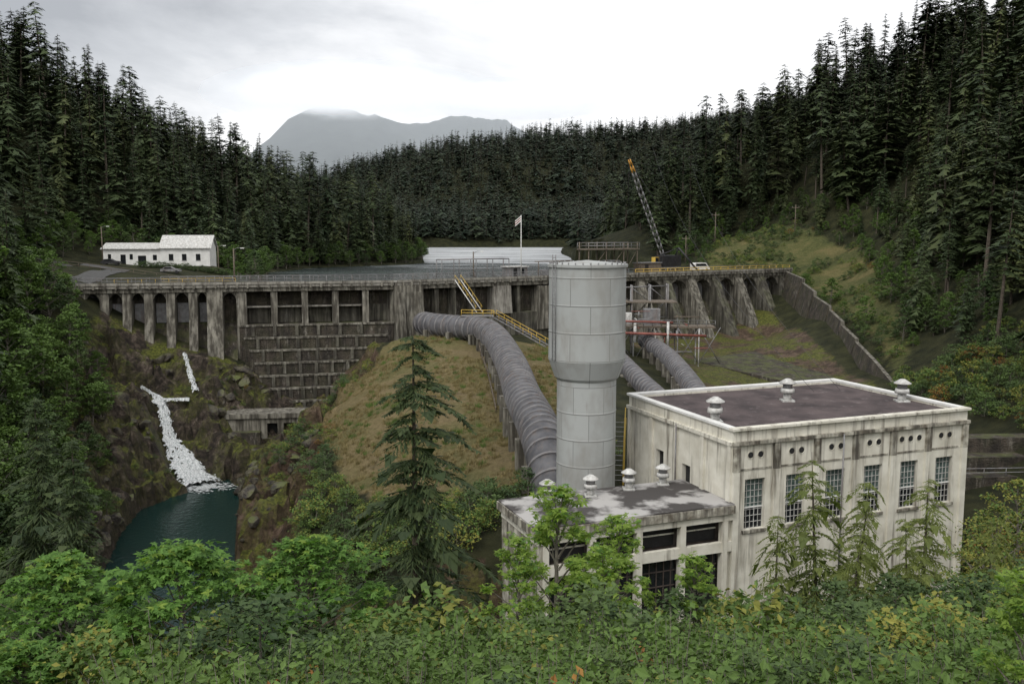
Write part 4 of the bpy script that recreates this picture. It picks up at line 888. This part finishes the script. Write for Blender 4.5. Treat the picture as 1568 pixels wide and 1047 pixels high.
x=np.linspace(-92,-70,26); y=226+ (x+92)*.1; scatter('hedge',np.stack([x,y,H(x,y)-.1],-1),rng.uniform(.7,.95,26),C_shr,6,idx=np.full(26,2))
fe=MB(); fe.rail([(-104,205,h1(-104,205)),(-86,202,h1(-86,202)),(-70,200,h1(-70,200)),(-64,185,h1(-64,185))],1.2,2.5,.05,'wood'); fe.obj('roadside_fence')
rd=MB()
P0=[(-76,166),(-82,172),(-86,190),(-90,210),(-108,218),(-130,222)]
for a,b_ in zip(P0[:-1],P0[1:]):
    F=Frame(a,(b_[0]-a[0],b_[1]-a[1])); n=6
    for j in range(n):
        q=[F(F.L*j/n,-2.4,0),F(F.L*(j+1)/n,-2.4,0),F(F.L*(j+1)/n,2.4,0),F(F.L*j/n,2.4,0)]
        rd.face([(p[0],p[1],h1(p[0],p[1])+.15) for p in q],'asphalt')
rd.obj('access_road')
# ------------------------------------------------------------------ low cloud on the mountain and valley haze
m=bpy.data.materials.new('low_cloud_vapour'); m.use_nodes=True; nt=m.node_tree; nt.nodes.clear(); M['cloud']=m
out=nd(nt,'ShaderNodeOutputMaterial'); pv=nd(nt,'ShaderNodeVolumePrincipled'); nt.links.new(pv.outputs[0],out.inputs['Volume'])
tc=nd(nt,'ShaderNodeTexCoord'); ln=nd(nt,'ShaderNodeVectorMath',operation='LENGTH'); nt.links.new(tc.outputs['Object'],ln.inputs[0])
fo=rng01(nt,ln.outputs['Value'],.2,1.0,1,0)
nz=rng01(nt,addn(nt,noise(nt,2.4,6,vec=tc.outputs['Object'],mapscale=(1.8,1,.6),rough=.62),addn(nt,fo,.5,'MULTIPLY')),.55,.85)
dn=addn(nt,nz,fo,'MULTIPLY')
nt.links.new(addn(nt,dn,.04,'MULTIPLY'),pv.inputs['Density']); nt.links.new(addn(nt,dn,.026,'MULTIPLY'),pv.inputs['Emission Strength'])  # emission stands in for light scattered repeatedly inside the cloud
pv.inputs['Color'].default_value=(.97,.975,.98,1); pv.inputs['Emission Color'].default_value=(.93,.96,1,1)
def cloud(x,y,z,sx,sy,sz):
    bm=bmesh.new(); bmesh.ops.create_icosphere(bm,subdivisions=3,radius=1); me=bpy.data.meshes.new('low_cloud'); bm.to_mesh(me); bm.free(); me.materials.append(M['cloud'])
    o=bpy.data.objects.new('low_cloud',me); o.location=(x,y,z); o.scale=(sx,sy,sz); scene.collection.objects.link(o)
cloud(-600,3400,520,540,170,110); cloud(0,3450,500,420,160,75)
m=bpy.data.materials.new('valley_haze'); m.use_nodes=True; nt=m.node_tree; nt.nodes.clear(); M['haze']=m
out=nd(nt,'ShaderNodeOutputMaterial'); pv=nd(nt,'ShaderNodeVolumePrincipled'); pv.inputs['Color'].default_value=(.94,.97,1,1); pv.inputs['Density'].default_value=.00030
pv.inputs['Emission Color'].default_value=(.85,.92,1,1); pv.inputs['Emission Strength'].default_value=.00013; nt.links.new(pv.outputs[0],out.inputs['Volume'])  # faint glow added in place of ambient scattering within the haze
hz=MB(); hz.box(W,(-2500,2500),(-2100,-300),(-5,900),'haze'); hz.obj('valley_haze')
# ------------------------------------------------------------------ world, sun, camera
w=bpy.data.worlds.new('World'); scene.world=w; w.use_nodes=True; nt=w.node_tree; bg=nt.nodes['Background']
AZ=math.radians(212); EL=math.radians(50)
sky=nd(nt,'ShaderNodeTexSky',sky_type='NISHITA',sun_disc=False); sky.sun_elevation=EL; sky.sun_rotation=AZ
tc=nd(nt,'ShaderNodeTexCoord'); G=tc.outputs['Generated']
n1=noise(nt,2.6,9,vec=G,mapscale=(1,1,2.2),rough=.55,dist=.35)
dp=nd(nt,'ShaderNodeVectorMath',operation='DOT_PRODUCT'); dp.inputs[1].default_value=(.85,.6,-.6); nt.links.new(G,dp.inputs[0])
f=addn(nt,n1,addn(nt,addn(nt,dp.outputs['Value'],.36,'SUBTRACT'),.75,'MULTIPLY'))
cl=ramp(nt,f,[(.25,(3.9,4.05,4.3)),(.42,(6.2,6.35,6.6)),(.58,(9.6,9.6,9.7))])
sx_=nd(nt,'ShaderNodeSeparateXYZ'); nt.links.new(G,sx_.inputs[0])
back=rng01(nt,sx_.outputs[1],-.3,.5,1,0); cl=mix(nt,back,cl,(12.8,12.6,12.3))  # sky behind the camera brightened as fill for the front faces
nt.links.new(mix(nt,.94,sky.outputs[0],cl),bg.inputs[0]); bg.inputs[1].default_value=.125
sl_=bpy.data.lights.new('sun','SUN'); sl_.energy=1.45; sl_.angle=math.radians(18); sl_.color=(1,.97,.92)
so_=bpy.data.objects.new('sun',sl_); scene.collection.objects.link(so_)
dv=Vector((math.sin(AZ)*math.cos(EL),math.cos(AZ)*math.cos(EL),math.sin(EL))); so_.rotation_euler=(-dv).to_track_quat('-Z','Y').to_euler()
cam=bpy.data.cameras.new('camera'); cam.lens=32.14; cam.sensor_width=36; cam.clip_end=20000; cam.clip_start=.1
co=bpy.data.objects.new('camera',cam); co.location=(0,0,12.5); co.rotation_euler=(math.radians(83.16),0,0); scene.collection.objects.link(co); scene.camera=co
scene.view_settings.view_transform='Standard'; scene.view_settings.look='None'; scene.view_settings.exposure=0
